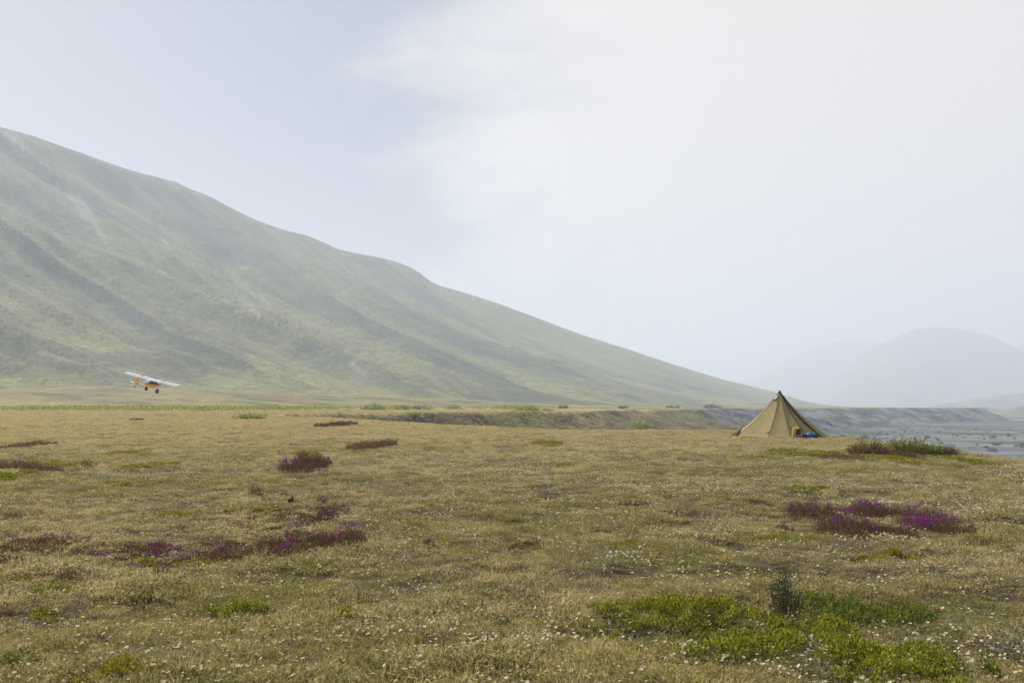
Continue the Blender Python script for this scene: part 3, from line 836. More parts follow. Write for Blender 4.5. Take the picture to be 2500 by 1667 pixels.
shrub('willow_sprig', 'dark upright willow sprig standing in the bright green mat', 'shrub', 1903, 1506, .34, .26, .47, 80, 1700, .020, .0085, M_twig, M_willow_dk, None, 1.0, .005, 5)
shrub('grass_tuft', 'wispy dark sedge tuft on the rim behind the rusty bush', 'tuft', 2105, 1070, .9, .6, .28, 160, 200, .06, .02, M_twig, M_willow_dk, BUSHG, .9, .012, 6)
# farther bushes on the plain
FARG = 'willow bushes scattered over the far meadow'
FAR_BUSH = [
 ('green willow bush on the brown hump in the left middle distance', 612, 1013, 130, 4.2, 1.0, 0),
 ('low willow bush left of the brown hump, nearer the camera', 336, 1022, 112, 1.6, .55, 1),
 ('bushy green willow right on top of the dark eroded bank', 1290, 1003, 262, 7.5, 1.5, 0),
 ('smaller willow at the right end of the dark eroded bank', 1336, 1007, 255, 3.6, .9, 0),
 ('round willow on the pale terrace halfway to the tent', 1520, 993, 460, 5.0, 3.0, 1),
 ('willow bush growing on the grassy slope below the terrace', 1556, 1028, 290, 9.0, 3.2, 0),
 ('green willow above the left end of the eroded bank', 910, 1000, 300, 8.0, 2.0, 0),
 ('willow right of the green one above the eroded bank', 980, 998, 320, 6.0, 2.0, 0),
 ('darker willow third along above the eroded bank', 1030, 996, 330, 6.0, 2.2, 1),
 ('pale willow behind the bushy one on the eroded bank', 1110, 996, 360, 6.0, 1.8, 0),
 ('tiny bush on the terrace left of the blue grey bluff', 1376, 996, 420, 5.0, 2.2, 1),
 ('low wide bush on the terrace edge before the bluff', 1640, 994, 620, 9.0, 2.2, 1),
 ('long low bush above the start of the blue grey bluff', 1740, 992, 760, 16.0, 2.4, 1),
 ('green willow standing on the dark ravine edge, left part', 1010, 1014, 215, 4.0, .9, 0),
]
for i, (lab, px, py, dist, w, h, kd) in enumerate(FAR_BUSH):
    x = (px - 1250) / FPX * dist
    z = float(height(np.array([x]), np.array([dist]))[0])
    shrub('willow_bush', lab, 'bush', px, py, w, w * .7, h * .72, 60, 420, w * .075, w * .05, M_twig, M_willow_far if kd == 0 else M_grey_far, FARG, .8, w * .006, 20 + i, 0, (x, dist, z), .35)

# far willow thicket at the back of the plain: reads as one green mass
def thicket():
    lv = Leaves()
    n = 2600
    th = rng.uniform(-.58, .03, n); r = rng.uniform(268, 330, n) + 60 * sstep(-.35, 0, th)
    dens = fbm(th * 60, r / 20, 55, 4)
    k = dens > .44 + .16 * sstep(-.30, -.05, th)
    th, r = th[k], r[k]; n = len(th)
    X, Y = r * np.sin(th), r * np.cos(th); Z = height(X, Y)
    hh = .3 + 1.1 * fbm(th * 120, r / 8, 56, 3)
    per = 16
    P = np.repeat(np.stack([X, Y, Z], -1), per, 0) + rng.normal(size=(n * per, 3)) * np.array([1.3, 1.3, 0])
    P[:, 2] += np.repeat(hh, per) * rng.random(n * per)
    lv.add(P, rand_dir(n * per, .5, .8), .6, .38)
    o = link('willow_thicket', lv.mesh('willow_thicket', M_willow_far))
    tag(o, 'low bright green willow thicket along the back of the plain', None, None, 'stuff')
thicket()

# shrubs on the gravel plain: three shapes, shared by copies
def river_shrubs():
    protos = []
    for k in range(4):
        tws, lv = shrub_mesh(2.0, 1.8, 1.2, 46, 300, .22, .13, None, None, .7, .02, 50 + k, 0, .4)
        protos.append((tws.mesh('twigs', M_twig), lv.mesh('foliage', M_grey_far)))
    placed = 0; tries = 0
    while placed < 150 and tries < 6000:
        tries += 1
        px = random.uniform(1960, 2520); pyy = random.uniform(1042, 1102)
        dist = (EYE + 13.9) * FPX / (pyy - HORIZON)
        x = (px - 1250) / FPX * dist
        cl = float(fbm(np.array([x / 55]), np.array([dist / 40]), 57, 3)[0])
        if cl < .50 and random.random() < .8: continue
        z, *_r, vd, stp = height(np.array([x]), np.array([dist]), True)
        if stp[0] < .9 or vd[0] < 20: continue
        k = random.randrange(4)
        root = empty('river_shrub', (x, dist, float(z[0])), random.uniform(0, 6.28))
        s = random.uniform(.3, 1.05) * (1 if random.random() < .85 else 1.8)
        root.scale = (s * random.uniform(.9, 1.5), s * random.uniform(.9, 1.5), s * random.uniform(.8, 1.3))
        tag(root, 'grey green willow shrub on the grey gravel plain beyond the meadow rim', 'shrub', 'shrubs dotted over the river gravel')
        link('twigs', protos[k][0], root)['kind'] = 'stuff'
        link('foliage', protos[k][1], root)['kind'] = 'stuff'
        placed += 1
river_shrubs()

# ------------------------------------------------------------------ turf: tufts scattered over the near meadow (ground cover)
def proto_collection(name, meshes):
    c = bpy.data.collections.new(name)
    for i, me in enumerate(meshes):
        o = bpy.data.objects.new(f'{name}_{chr(97 + i)}', me)
        c.objects.link(o)
    return c

def scatter(name, label, P, rot, scl, idx, shade, coll):
    me = bpy.data.meshes.new(name)
    n = len(P)
    me.vertices.add(n); me.vertices.foreach_set('co', np.ascontiguousarray(P, dtype=np.float32).ravel())
    for an, typ, arr in (('rot', 'FLOAT_VECTOR', rot), ('scl', 'FLOAT', scl), ('shade', 'FLOAT', shade)):
        a = me.attributes.new(an, typ, 'POINT')
        a.data.foreach_set('vector' if typ == 'FLOAT_VECTOR' else 'value', np.ascontiguousarray(arr, dtype=np.float32).ravel())
    a = me.attributes.new('pick', 'INT', 'POINT'); a.data.foreach_set('value', np.ascontiguousarray(idx, dtype=np.int32))
    o = link(name, me)
    ng = bpy.data.node_groups.new(name + '_scatter', 'GeometryNodeTree')
    ng.interface.new_socket('Geometry', in_out='INPUT', socket_type='NodeSocketGeometry')
    ng.interface.new_socket('Geometry', in_out='OUTPUT', socket_type='NodeSocketGeometry')
    N, Lk = ng.nodes, ng.links
    gi = N.new('NodeGroupInput'); go = N.new('NodeGroupOutput')
    ip = N.new('GeometryNodeInstanceOnPoints'); ip.inputs['Pick Instance'].default_value = True
    ci = N.new('GeometryNodeCollectionInfo'); ci.inputs['Collection'].default_value = coll
    ci.inputs['Separate Children'].default_value = True; ci.inputs['Reset Children'].default_value = True
    def na(nm, t):
        q = N.new('GeometryNodeInputNamedAttribute'); q.data_type = t; q.inputs['Name'].default_value = nm
        return q.outputs['Attribute']
    Lk.new(gi.outputs[0], ip.inputs['Points']); Lk.new(ci.outputs[0], ip.inputs['Instance'])
    Lk.new(na('pick', 'INT'), ip.inputs['Instance Index'])
    e2r = N.new('FunctionNodeEulerToRotation'); Lk.new(na('rot', 'FLOAT_VECTOR'), e2r.inputs[0])
    Lk.new(e2r.outputs[0], ip.inputs['Rotation'])
    Lk.new(na('scl', 'FLOAT'), ip.inputs['Scale'])
    Lk.new(ip.outputs[0], go.inputs[0])
    md = o.modifiers.new('scatter', 'NODES'); md.node_group = ng
    tag(o, label, None, None, 'stuff')
    return o

def tuft(n, rad, lmin, lmax, w, up, spread, tint_lo=0, tint_hi=1, zlo=-.01, zhi=.0, bend=0):
    lv = Leaves()
    a = rng.random(n) * 2 * math.pi; rr = np.sqrt(rng.random(n)) * rad
    P = np.stack([np.cos(a) * rr, np.sin(a) * rr, rng.uniform(zlo, zhi, n)], -1)
    D = rng.normal(size=(n, 3)) * spread; D[:, 2] = np.abs(D[:, 2]) * .5 + up
    D[:, :2] += P[:, :2] / max(rad, .01) * spread * .6
    L = rng.uniform(lmin, lmax, n)
    lv.add(P, D, L, w * (.7 + .6 * rng.random(n)), tint_lo + (tint_hi - tint_lo) * rng.random(n), .25, .42)
    return lv

tufts = [
    tuft(190, .16, .014, .045, .0060, .50, .75, zhi=.035).mesh('t', M_straw),
    tuft(190, .16, .014, .042, .0060, .32, .85, zhi=.03).mesh('t', M_straw),
    tuft(170, .17, .014, .034, .0115, .35, .9, zlo=0, zhi=.035).mesh('t', M_mat),
    tuft(170, .17, .014, .034, .0110, .45, .9, zlo=0, zhi=.045).mesh('t', M_mat),
    tuft(130, .16, .016, .045, .0075, .18, .9, zlo=0, zhi=.03).mesh('t', M_litter),
    tuft(85, .13, .03, .07, .0055, .8, .5).mesh('t', M_moss),
    tuft(30, .10, .08, .17, .0035, .9, .45).mesh('t', M_straw),
]
turf_coll = proto_collection('turf_tuft', tufts)

def polar_points(n, r0, r1, pw, thw=.58):
    """r density ~ r**pw"""
    u = rng.random(n)
    k = pw + 1
    r = (r0 ** k + (r1 ** k - r0 ** k) * u) ** (1 / k)
    th = rng.uniform(-thw, thw, n)
    return r * np.sin(th), r * np.cos(th), r, th

def in_valley(x, y): return valley_depth_dist(x, y)

def turf():
    N = 260000
    X, Y, R, TH = polar_points(N, 4.6, 270, -.10)
    # the turf goes on beyond both sides of the view
    M = 36000
    r2 = 3.5 + 24 * rng.random(M) ** .8; t2 = rng.uniform(.57, 1.0, M) * np.sign(rng.random(M) - .5)
    X = np.concatenate([X, r2 * np.sin(t2)]); Y = np.concatenate([Y, r2 * np.cos(t2)]); R = np.concatenate([R, r2])
    vd = in_valley(X, Y)
    k = vd < 9
    X, Y, R = X[k], Y[k], R[k]
    keep = np.ones(len(X), bool)
    for (cx, cyy, hw, hd, dn) in PATCH_AREAS:
        d = ((X - cx) / hw) ** 2 + ((Y - cyy) / hd) ** 2
        keep &= ~((d < .9) & (rng.random(len(X)) < dn * .75))
    tx, ty = 14.5, 54.0
    keep &= np.hypot(X - tx, (Y - ty)) > 2.0
    # bare dark hollows in the turf
    hol = fbm(X * 6.5, Y * 6.5, 98, 2)
    keep &= ~((hol < .43) & (R < 45) & (rng.random(len(X)) < .62))
    X, Y, R = X[keep], Y[keep], R[keep]
    n = len(X)
    Z = height(X, Y)
    a = fbm(X * .55, Y * .55, 93, 4); b = fbm(X * .7 + 50, Y * .7, 94, 4); c = fbm(X * .9, Y * .9 + 80, 95, 3)
    p = np.stack([.6 + 2.0 * sstep(.45, .65, a), .6 + 1.4 * sstep(.5, .65, 1 - b), 1.1 + 1.8 * sstep(.45, .62, b), 1.1 + 1.6 * sstep(.48, .62, 1 - a),
                  .35 + 2.4 * sstep(.55, .68, c), .15 + 1.6 * sstep(.56, .70, 1 - c), .22 + .3 * a], -1)
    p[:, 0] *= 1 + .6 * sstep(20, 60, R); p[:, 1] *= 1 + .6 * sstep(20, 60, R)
    dry = sstep(22, 60, R)[:, None]  # far tufts weighted to pale straw, making up for their shaded blades
    p = p * (1 - dry * np.array([[-1.8, -1.8, .55, .55, .2, .6, 0]]))  # dry: far shift to pale straw against blade shade, not drier turf
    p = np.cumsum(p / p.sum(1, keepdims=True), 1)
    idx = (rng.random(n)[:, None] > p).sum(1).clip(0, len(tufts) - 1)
    scl = (.50 + .42 * rng.random(n) + .42 * sstep(.35, .65, fbm(X * 1.1, Y * 1.1, 97, 3))) * (1 + .9 * sstep(18, 110, R) + .8 * sstep(110, 260, R))
    rot = np.stack([rng.normal(size=n) * .12, rng.normal(size=n) * .12, rng.random(n) * 6.283], -1)
    shade = np.clip(sstep(.40, .66, fbm(X * .18, Y * .18, 96, 3)) * .5 * (1 - .6 * sstep(30, 70, R)) + rng.normal(size=n) * .2, 0, 1)
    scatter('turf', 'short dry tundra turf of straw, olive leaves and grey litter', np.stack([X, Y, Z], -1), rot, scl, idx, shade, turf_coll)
turf()

# ------------------------------------------------------------------ cream flowers
def corolla(seed, open_=.35, R=.015, np_=8):
    st = np.random.default_rng(seed)
    V, F = [], []
    for k in range(np_):
        a = 2 * math.pi * k / np_ + st.normal() * .05
        ca, sa = math.cos(a), math.sin(a)
        rr = R * (1 + st.normal() * .06)
        w = R * .42
        def P(rad, side, z): return (ca * rad - sa * side, sa * rad + ca * side, z)
        i = len(V)
        V += [P(rr * .12, 0, 0), P(rr * .62, -w, rr * open_ * .7), P(rr * .95, -w * .6, rr * open_), P(rr * 1.0, w * .6, rr * open_ * 1.05), P(rr * .62, w, rr * open_ * .75 + .0006)]
        F.append((i, i + 1, i + 2, i + 3, i + 4))
    V = np.array(V); F = np.array(F)
    return V, F, st.random(len(F))

def flower_meshes():
    cor, eye, stem = [], [], []
    for k, (op, R) in enumerate(((.25, .0165), (.45, .0155), (.12, .0175), (.8, .0135))):
        V, F, t = corolla(k, op, R)
        cor.append(np_mesh('corolla', V, F, M_petal, False, {'tint': ('FACE', 'FLOAT', t)}))
    bm = bmesh.new(); bmesh.ops.create_icosphere(bm, subdivisions=1, radius=.0042)
    for v in bm.verts: v.co.z = v.co.z * .6 + .0018
    eye = bpy.data.meshes.new('stamens'); bm.to_mesh(eye); bm.free(); eye.materials.append(M_eye)
    bm = bmesh.new(); tube(bm, [(0, 0, 0), (.003, .002, -.035), (.001, .006, -.075)], [.0011, .0010, .0012], 4, False)
    stem = bpy.data.meshes.new('stem'); bm.to_mesh(stem); bm.free(); stem.materials.append(M_fstem)
    return cor, eye, stem
cor, eye_me, stem_me = flower_meshes()

def joined_flower(me_c):
    V = np.array([v.co[:] for v in me_c.vertices])
    bm = bmesh.new()
    bm.from_mesh(me_c)
    lay = None
    me = bpy.data.meshes.new('flower')
    n0 = len(bm.faces)
    bm.from_mesh(eye_me)
    bm.faces.ensure_lookup_table()
    for f in bm.faces[n0:]: f.material_index = 1
    n1 = len(bm.faces)
    bm.from_mesh(stem_me)
    bm.faces.ensure_lookup_table()
    for f in bm.faces[n1:]: f.material_index = 2
    bm.to_mesh(me); bm.free()
    for m in (M_petal, M_eye, M_fstem): me.materials.append(m)
    return me
flower_coll = proto_collection('avens_kind', [joined_flower(c) for c in cor])

def flowers():
    N = 350000
    X, Y, R, TH = polar_points(N, 5.2, 125, .35, .56)
    cl = fbm(X * .30, Y * .30, 101, 4); fine = fbm(X * 1.6, Y * 1.6, 102, 3)
    right = sstep(-.35, .35, TH)
    pr = sstep(.44, .63, cl * .55 + fine * .45) * (.34 + .95 * right) + .06
    vd = in_valley(X, Y)
    k = (rng.random(N) < pr) & (vd < 8)
    for (cx, cyy, hw, hd, dn) in PATCH_AREAS:
        d = ((X - cx) / hw) ** 2 + ((Y - cyy) / hd) ** 2
        k &= ~((d < .8) & (rng.random(N) < .55))
    k &= np.hypot(X - 14.5, Y - 54) > 2.6
    X, Y, R, TH = X[k], Y[k], R[k], TH[k]
    n = len(X)
    Z = height(X, Y) + rng.uniform(.045, .085, n)
    # blooms lean towards the sun
    rot = np.stack([-.30 + rng.normal(size=n) * .28, .08 + rng.normal(size=n) * .28, rng.random(n) * 6.283], -1)
    e = [Euler(r_, 'XYZ') for r_ in rot[:0]]
    idx = rng.choice(4, n, p=[.35, .3, .2, .15])
    scl = (.52 + .40 * rng.random(n)) * (1 + .22 * sstep(9, 22, R))
    infr = (np.abs(np.tan(TH)) < .512) & (Y > 6.15)
    order = np.argsort(np.where(infr, R, 1e9))[:300]
    single = np.zeros(n, bool); single[order] = True
    for i in np.where(single)[0]:
        root = link('avens_flower', cor[idx[i]], None, (X[i], Y[i], Z[i]))
        root.rotation_euler = rot[i]; s = float(scl[i]); root.scale = (s, s, s)
        tag(root, 'small open cream white flower on a short stem in the nearest strip of turf', 'flower', 'cream flowers in the nearest strip of turf')
        link('stamens', eye_me, root); link('stem', stem_me, root)
    m = ~single
    sc2 = scl * (1 + .35 * sstep(25, 90, R))
    scatter('flower_scatter', 'countless cream white flowers over the meadow beyond the nearest strip', np.stack([X, Y, Z], -1)[m], rot[m], sc2[m], idx[m], np.zeros(m.sum()), flower_coll)
flowers()

# ------------------------------------------------------------------ tent
def tent():
    tx, ty = 14.5, 54.0
    tz = float(height(np.array([tx]), np.array([ty]))[0])
    root = empty('tent', (tx, ty, tz))
    tag(root, 'olive tan pyramid tent with a dark seam standing on the meadow rim', 'tent')
    fab = fabric_mat('tent_cloth', (.42, .352, .18), .36)
    fab_g = fabric_mat('grey_tent_cloth', (.20, .18, .13), .15)
    dark = fabric_mat('webbing_and_gap_shade', (.035, .032, .028), .0)
    H = 2.52
    def gz(x, y): return float(height(np.array([tx + x]), np.array([ty + y]))[0]) - tz
    A = (-2.50, -.50); B = (-1.20, -2.0); Cc = (-.12, -2.35); Zp = (.85, -2.28); D = (1.80, -1.78); E = (2.48, -.80); F_ = (2.15, 1.2); G = (.9, 2.3); Hh = (-1.0, 2.25); I = (-2.35, 1.05)
    ring = [A, B, Cc, Zp, D, E, F_, G, Hh, I]
    ap = Vector((0, 0, H))
    def ray(c, t, sag=0.0):
        # rope line from apex to corner, hanging slightly inwards
        k = t - .085 * math.sin(math.pi * min(t, 1)) - sag
        x, y = c[0] * k, c[1] * k
        z = H * (1 - t) + (gz(c[0], c[1]) + .02) * t
        return Vector((x, y, z))
    NT, NS = 22, 12
    for i in range(len(ring)):
        c0, c1 = ring[i], ring[(i + 1) % len(ring)]
        bm = bmesh.new(); rows = []
        for a in range(NT + 1):
            t = .012 + (1 - .012) * a / NT
            row = []
            for b in range(NS + 1):
                s = b / NS
                c = (c0[0] * (1 - s) + c1[0] * s, c0[1] * (1 - s) + c1[1] * s)
                sag = .030 * t * math.sin(math.pi * s) + .010 * math.sin(9 * s + i * 2 + 3 * t) * t * math.sin(math.pi * s)
                p = ray(c, t, sag * .6)
                p.z += .0
                if a == NT:
                    p.z = gz(p.x, p.y) + .03 + .05 * math.sin(math.pi * s)
                row.append(bm.verts.new(p))
            rows.append(row)
        for a in range(NT):
            for b in range(NS):
                bm.faces.new((rows[a][b], rows[a + 1][b], rows[a + 1][b + 1], rows[a][b + 1]))
        bm_obj('panel', bm, fab, root, True)
    # seams: thin cords along the rays
    def cord(c, rad, mat, nm, t1=1.0, off=.012):
        bm = bmesh.new()
        pts = []
        for k in range(15):
            t = .02 + (t1 - .02) * k / 14
            p = ray(c, t); d = Vector((p.x, p.y, .35)).normalized()
            pts.append(p + d * off)
        tube(bm, pts, rad, 6)
        return bm_obj(nm, bm, mat, root)
    seamcol = fabric_mat('seam_tape', (.22, .18, .09), .0)
    for c in (A, B, Cc, F_, G, Hh, I): cord(c, .007, seamcol, 'seam')
    z1 = cord(Zp, .020, dark, 'door_zip', .99)
    # broad dark strip: stands in for the shaded door gap by the right hand corner
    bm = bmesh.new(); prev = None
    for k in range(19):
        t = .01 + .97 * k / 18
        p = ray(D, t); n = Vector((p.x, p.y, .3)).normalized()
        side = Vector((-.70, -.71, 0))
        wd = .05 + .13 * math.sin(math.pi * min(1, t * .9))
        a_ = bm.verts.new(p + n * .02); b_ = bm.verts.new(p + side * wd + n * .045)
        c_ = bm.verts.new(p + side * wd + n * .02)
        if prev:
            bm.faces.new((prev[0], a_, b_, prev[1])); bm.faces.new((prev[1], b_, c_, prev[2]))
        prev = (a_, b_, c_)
    bm_obj('door_gap_shade', bm, dark, root)
    # apex cap and pole tip
    bm = bmesh.new()
    loft(bm, [[(math.cos(t) * r, math.sin(t) * r, z) for t in [2 * math.pi * k / 10 for k in range(10)]] for r, z in ((.115, H - .13), (.05, H - .035), (.022, H + .03), (.008, H + .045))])
    bm_obj('apex_cap', bm, dark, root, True)
    # vent hood on the left below the apex
    bm = bmesh.new()
    q = ray((A[0] * .6 + B[0] * .4, A[1] * .6 + B[1] * .4), .10); q2 = ray((A[0] * .6 + B[0] * .4, A[1] * .6 + B[1] * .4), .20)
    sd = Vector((.5, -.6, 0)).normalized()
    out = Vector((-.7, -.55, .5)).normalized()
    v = [q - sd * .05, q + sd * .05, q2 + sd * .09, q2 - sd * .09, q2 + sd * .07 + out * .07, q2 - sd * .07 + out * .07]
    v = [bm.verts.new(x + out * .012) for x in v]
    bm.faces.new((v[0], v[1], v[4], v[5])); bm.faces.new((v[1], v[2], v[4])); bm.faces.new((v[0], v[5], v[3]))
    bm_obj('vent', bm, paint_mat('vent_cloth', (.42, .38, .32), .9), root)
    bm = bmesh.new()
    tube(bm, [q2 - sd * .09 + out * .05, q2 + out * .085, q2 + sd * .09 + out * .05], .016, 6)
    bm_obj('vent_rod', bm, dark, root)
    # grey reinforcement low on the door panel, dented pocket low on the left front panel
    def tri_patch(nm, c0, c1, pts, mat, off=.02):
        bm = bmesh.new(); vs = []
        for s, t in pts:
            c = (c0[0] * (1 - s) + c1[0] * s, c0[1] * (1 - s) + c1[1] * s)
            p = ray(c, t, .055 * t * math.sin(math.pi * s) * .6)
            n = Vector((p.x, p.y, .9)).normalized()
            vs.append(bm.verts.new(p + n * off))
        bm.faces.new(vs)
        return bm_obj(nm, bm, mat, root)
    tri_patch('door_patch', Cc, Zp, [(.05, .77), (.96, .77), (.97, .985), (.62, .985)], fab_g, .04)
    # small pull-out tent: a raised loop that tugs the cloth into a dent
    for c0, c1, s, t in ((A, B, .95, .885), (A, B, .42, .90)):
        c = (c0[0] * (1 - s) + c1[0] * s, c0[1] * (1 - s) + c1[1] * s)
        p = ray(c, t, 0); n = Vector((p.x, p.y, .9)).normalized()
        bm = bmesh.new()
        rgt = Vector((.72, -.55, 0)) * .40
        a = [bm.verts.new(x) for x in (p + n * .06, p + rgt * .55 + n * .005 - Vector((0, 0, .03)), p + Vector((0, 0, -.20)) + n * .03, p - rgt * .55 + n * .005 - Vector((0, 0, .03)), p + Vector((0, 0, .10)) + n * .004)]
        if s > .9:
            bm.faces.new((a[0], a[1], a[2])); bm.faces.new((a[0], a[2], a[3])); bm.faces.new((a[0], a[3], a[4])); bm.faces.new((a[0], a[4], a[1]))
            bm_obj('pullout_fold', bm, fab, root)
        else: bm.free()
        bm = bmesh.new(); tube(bm, [p + n * .05, p + n * .10 + Vector((.03, -.03, .03)), p + n * .11 + Vector((.05, -.02, -.01))], .012, 6)
        bm_obj('pullout_loop', bm, dark, root)
    # lifted dark hem at the far left
    bm = bmesh.new()
    p0 = ray(I, .84); p1 = ray(I, 1.0); p2 = Vector((-2.66, -.05, gz(-2.66, -.05) + .07)); p3 = ray(A, .97)
    vs = [bm.verts.new(x) for x in (p0 + Vector((-.03, 0, .02)), p1 + Vector((-.1, 0, .05)), p2, p3 + Vector((-.06, 0, .04)))]
    bm.faces.new(vs); bm_obj('lifted_hem', bm, fabric_mat('hem_cloth', (.085, .065, .045), .1), root)
    # stakes and short guy lines at the corners
    steel = paint_mat('stake_metal', (.55, .53, .5), .4, .05, 20, .8)
    for c in ring:
        u = Vector((c[0], c[1], 0)).normalized()
        g = Vector((c[0], c[1], 0)) + u * .28
        g.z = gz(g.x, g.y)
        bm = bmesh.new(); tube(bm, [g + Vector((0, 0, -.10)), g + u * .05 + Vector((0, 0, .09))], .010, 6); bm_obj('stake', bm, steel, root)
        bm = bmesh.new(); tube(bm, [ray(c, .995), g + u * .04 + Vector((0, 0, .06))], .007, 5); bm_obj('guy_line', bm, paint_mat('guy_cord', (.45, .42, .36), .8) if c is ring[0] else bpy.data.materials['guy_cord'], root)
    # centre pole
    bm = bmesh.new(); tube(bm, [(0, 0, 0), (0, 0, H - .02)], .018, 8); bm_obj('pole', bm, bpy.data.materials['stake_metal'], root)
    return tx, ty, tz
TENT = tent()

# ------------------------------------------------------------------ gear piled in front of the tent door
def blob(bm, w, d, h, sup=2.6, seg=20, rows=12, lump=.05, seed=0, taper=0.0):
    """soft stuffed bag: superellipsoid resting on z = 0, with lumps"""
    st = np.random.default_rng(seed); ph = st.random(6) * 6.28
    def sp(c): return math.copysign(abs(c) ** (2 / sup), c)
    vr = []
    for i in range(rows + 1):
        ph_ = -math.pi / 2 + math.pi * i / rows
        ring = []
        for k in range(seg):
            a = 2 * math.pi * k / seg
            l = 1 + lump * (math.sin(3 * a + ph[0] + 2 * ph_) + .6 * math.sin(5 * a + ph[1] - 3 * ph_))
            tp = 1 - taper * (math.sin(ph_) * .5 + .5)
            ring.append(bm.verts.new((sp(math.cos(ph_)) * sp(math.cos(a)) * w / 2 * l * tp, sp(math.cos(ph_)) * sp(math.sin(a)) * d / 2 * l * tp, (sp(math.sin(ph_)) * .5 + .5) * h)))
        vr.append(ring)
    for r0, r1 in zip(vr, vr[1:]):
        for k in range(seg): bm.faces.new((r0[k], r0[(k + 1) % seg], r1[(k + 1) % seg], r1[k]))
    bmesh.ops.remove_doubles(bm, verts=bm.verts[:], dist=1e-4)

def gear():
    yel = paint_mat('yellow_nylon', (.72, .52, .015), .45, .06, 9)
    blk = paint_mat('black_nylon', (.018, .018, .02), .6, .1, 9)
    blu = paint_mat('blue_nylon', (.012, .13, .52), .45, .1, 9)
    tea = paint_mat('teal_nylon', (.03, .065, .065), .5, .1, 9)
    mar = paint_mat('maroon_cloth', (.055, .018, .028), .8, .1, 12)
    gry = paint_mat('slate_cloth', (.05, .06, .075), .7, .1, 12)
    whi = paint_mat('pale_plastic', (.6, .58, .55), .5, .04, 12)
    def at(px, py):
        x, y, z = ground_at(px, py); return x, y, z
    yb = TENT[1] - 2.95                                  # the row of gear lies just in front of the door
    def spot(px, dy=0.0):
        y = yb + dy; x = (px - 1250) / FPX * y
        return (x, y, float(height(np.array([x]), np.array([y]))[0]) + .012)
    # yellow and black pack
    loc = spot(1942, .12); root = empty('backpack', loc, -.35)
    tag(root, 'upright yellow and black backpack in front of the tent door', 'backpack')
    bm = bmesh.new(); blob(bm, .40, .30, .56, 4.5, 24, 16, .02, 1, .10); bm_obj('body', bm, yel, root, True)
    bm = bmesh.new(); blob(bm, .26, .17, .40, 5, 20, 12, .03, 2, .05); o = bm_obj('front_panel', bm, blk, root, True); o.location = (.10, -.10, .07)
    bm = bmesh.new(); blob(bm, .35, .26, .09, 3, 20, 8, .03, 3, .2); o = bm_obj('lid', bm, yel, root, True); o.location = (-.02, 0, .50)
    for x in (-.12, .17):
        bm = bmesh.new(); tube(bm, [(x, -.10, .58), (x, -.19, .50), (x, -.205, .30), (x, -.17, .06)], [.014, .016, .016, .012], 6); bm_obj('strap', bm, blk, root)
    bm = bmesh.new(); tube(bm, [(.18, 0, .10), (.27, .0, .16), (.30, 0, .34), (.26, 0, .46), (.17, 0, .50)], .016, 8); bm_obj('handle', bm, blk, root)
    # slate sack in front of the pack
    r = tag(empty('stuff_sack', spot(1951, -.12), .2), 'round slate grey stuff sack at the foot of the backpack', 'sack')
    bm = bmesh.new(); blob(bm, .30, .24, .20, 2.6, 20, 10, .05, 4); bm_obj('body', bm, gry, r, True)
    bm = bmesh.new(); tube(bm, [(-.05, -.11, .12), (0, -.135, .15), (.05, -.115, .11)], .010, 6); bm_obj('drawcord', bm, whi, r)
    r = tag(empty('jacket', spot(1962, .06), .4), 'crumpled maroon jacket lying between backpack and blue sack', 'jacket')
    bm = bmesh.new(); blob(bm, .40, .26, .24, 2.2, 22, 12, .12, 5); bm_obj('body', bm, mar, r, True)
    bm = bmesh.new(); tube(bm, [(.08, -.06, .16), (.18, -.13, .08), (.30, -.15, .045)], [.055, .05, .042], 10); bm_obj('sleeve', bm, mar, r, True)
    r = tag(empty('dry_bag', spot(1976, .10), .1), 'bright blue dry bag lying on the gear pile', 'dry bag')
    bm = bmesh.new(); blob(bm, .40, .26, .31, 2.8, 22, 12, .05, 6); bm_obj('body', bm, blu, r, True)
    bm = bmesh.new(); tube(bm, [(-.20, 0, .20), (-.25, 0, .24), (-.27, 0, .20)], [.05, .035, .03], 8); bm_obj('rolled_end', bm, blu, r, True)
    bm = bmesh.new(); tube(bm, [(.02, -.135, .05), (.02, -.15, .16), (.02, -.09, .29), (.02, .05, .315)], .012, 6); bm_obj('strap', bm, blk, r)
    r = tag(empty('dry_bag', spot(1988, .02), .0), 'dark teal dry bag standing at the right end of the gear pile', 'dry bag')
    bm = bmesh.new(); blob(bm, .24, .22, .29, 4.0, 20, 12, .03, 7); bm_obj('body', bm, tea, r, True)
    bm = bmesh.new(); tube(bm, [(-.09, 0, .285), (0, 0, .33), (.09, 0, .285)], .018, 8); bm_obj('rolled_end', bm, tea, r, True)
    r = tag(empty('boots', spot(1969, -.14), .9), 'pair of dark boots lying before the blue dry bag', 'boots')
    for k, sx in enumerate((-.07, .07)):
        bm = bmesh.new()
        loft(bm, [[(sx + math.cos(a) * w, y0 + math.sin(a) * l, z) for a in [2 * math.pi * j / 12 for j in range(12)]] for w, l, y0, z in ((.048, .145, 0, .0), (.052, .148, 0, .03), (.048, .125, .01, .07), (.045, .07, .065, .11), (.048, .068, .07, .20))])
        b_ = bm_obj('boot', bm, paint_mat('boot_leather', (.03, .025, .028), .6) if k == 0 else bpy.data.materials['boot_leather'], r, True)
        bm = bmesh.new(); tube(bm, [(sx - .03, -.02, .085), (sx + .03, .0, .10), (sx - .03, .02, .12)], .006, 5); bm_obj('laces', bm, whi, b_)
    r = tag(empty('water_bottle', spot(1980, -.16), 1.1), 'small pale bottle lying in front of the dark teal dry bag', 'bottle')
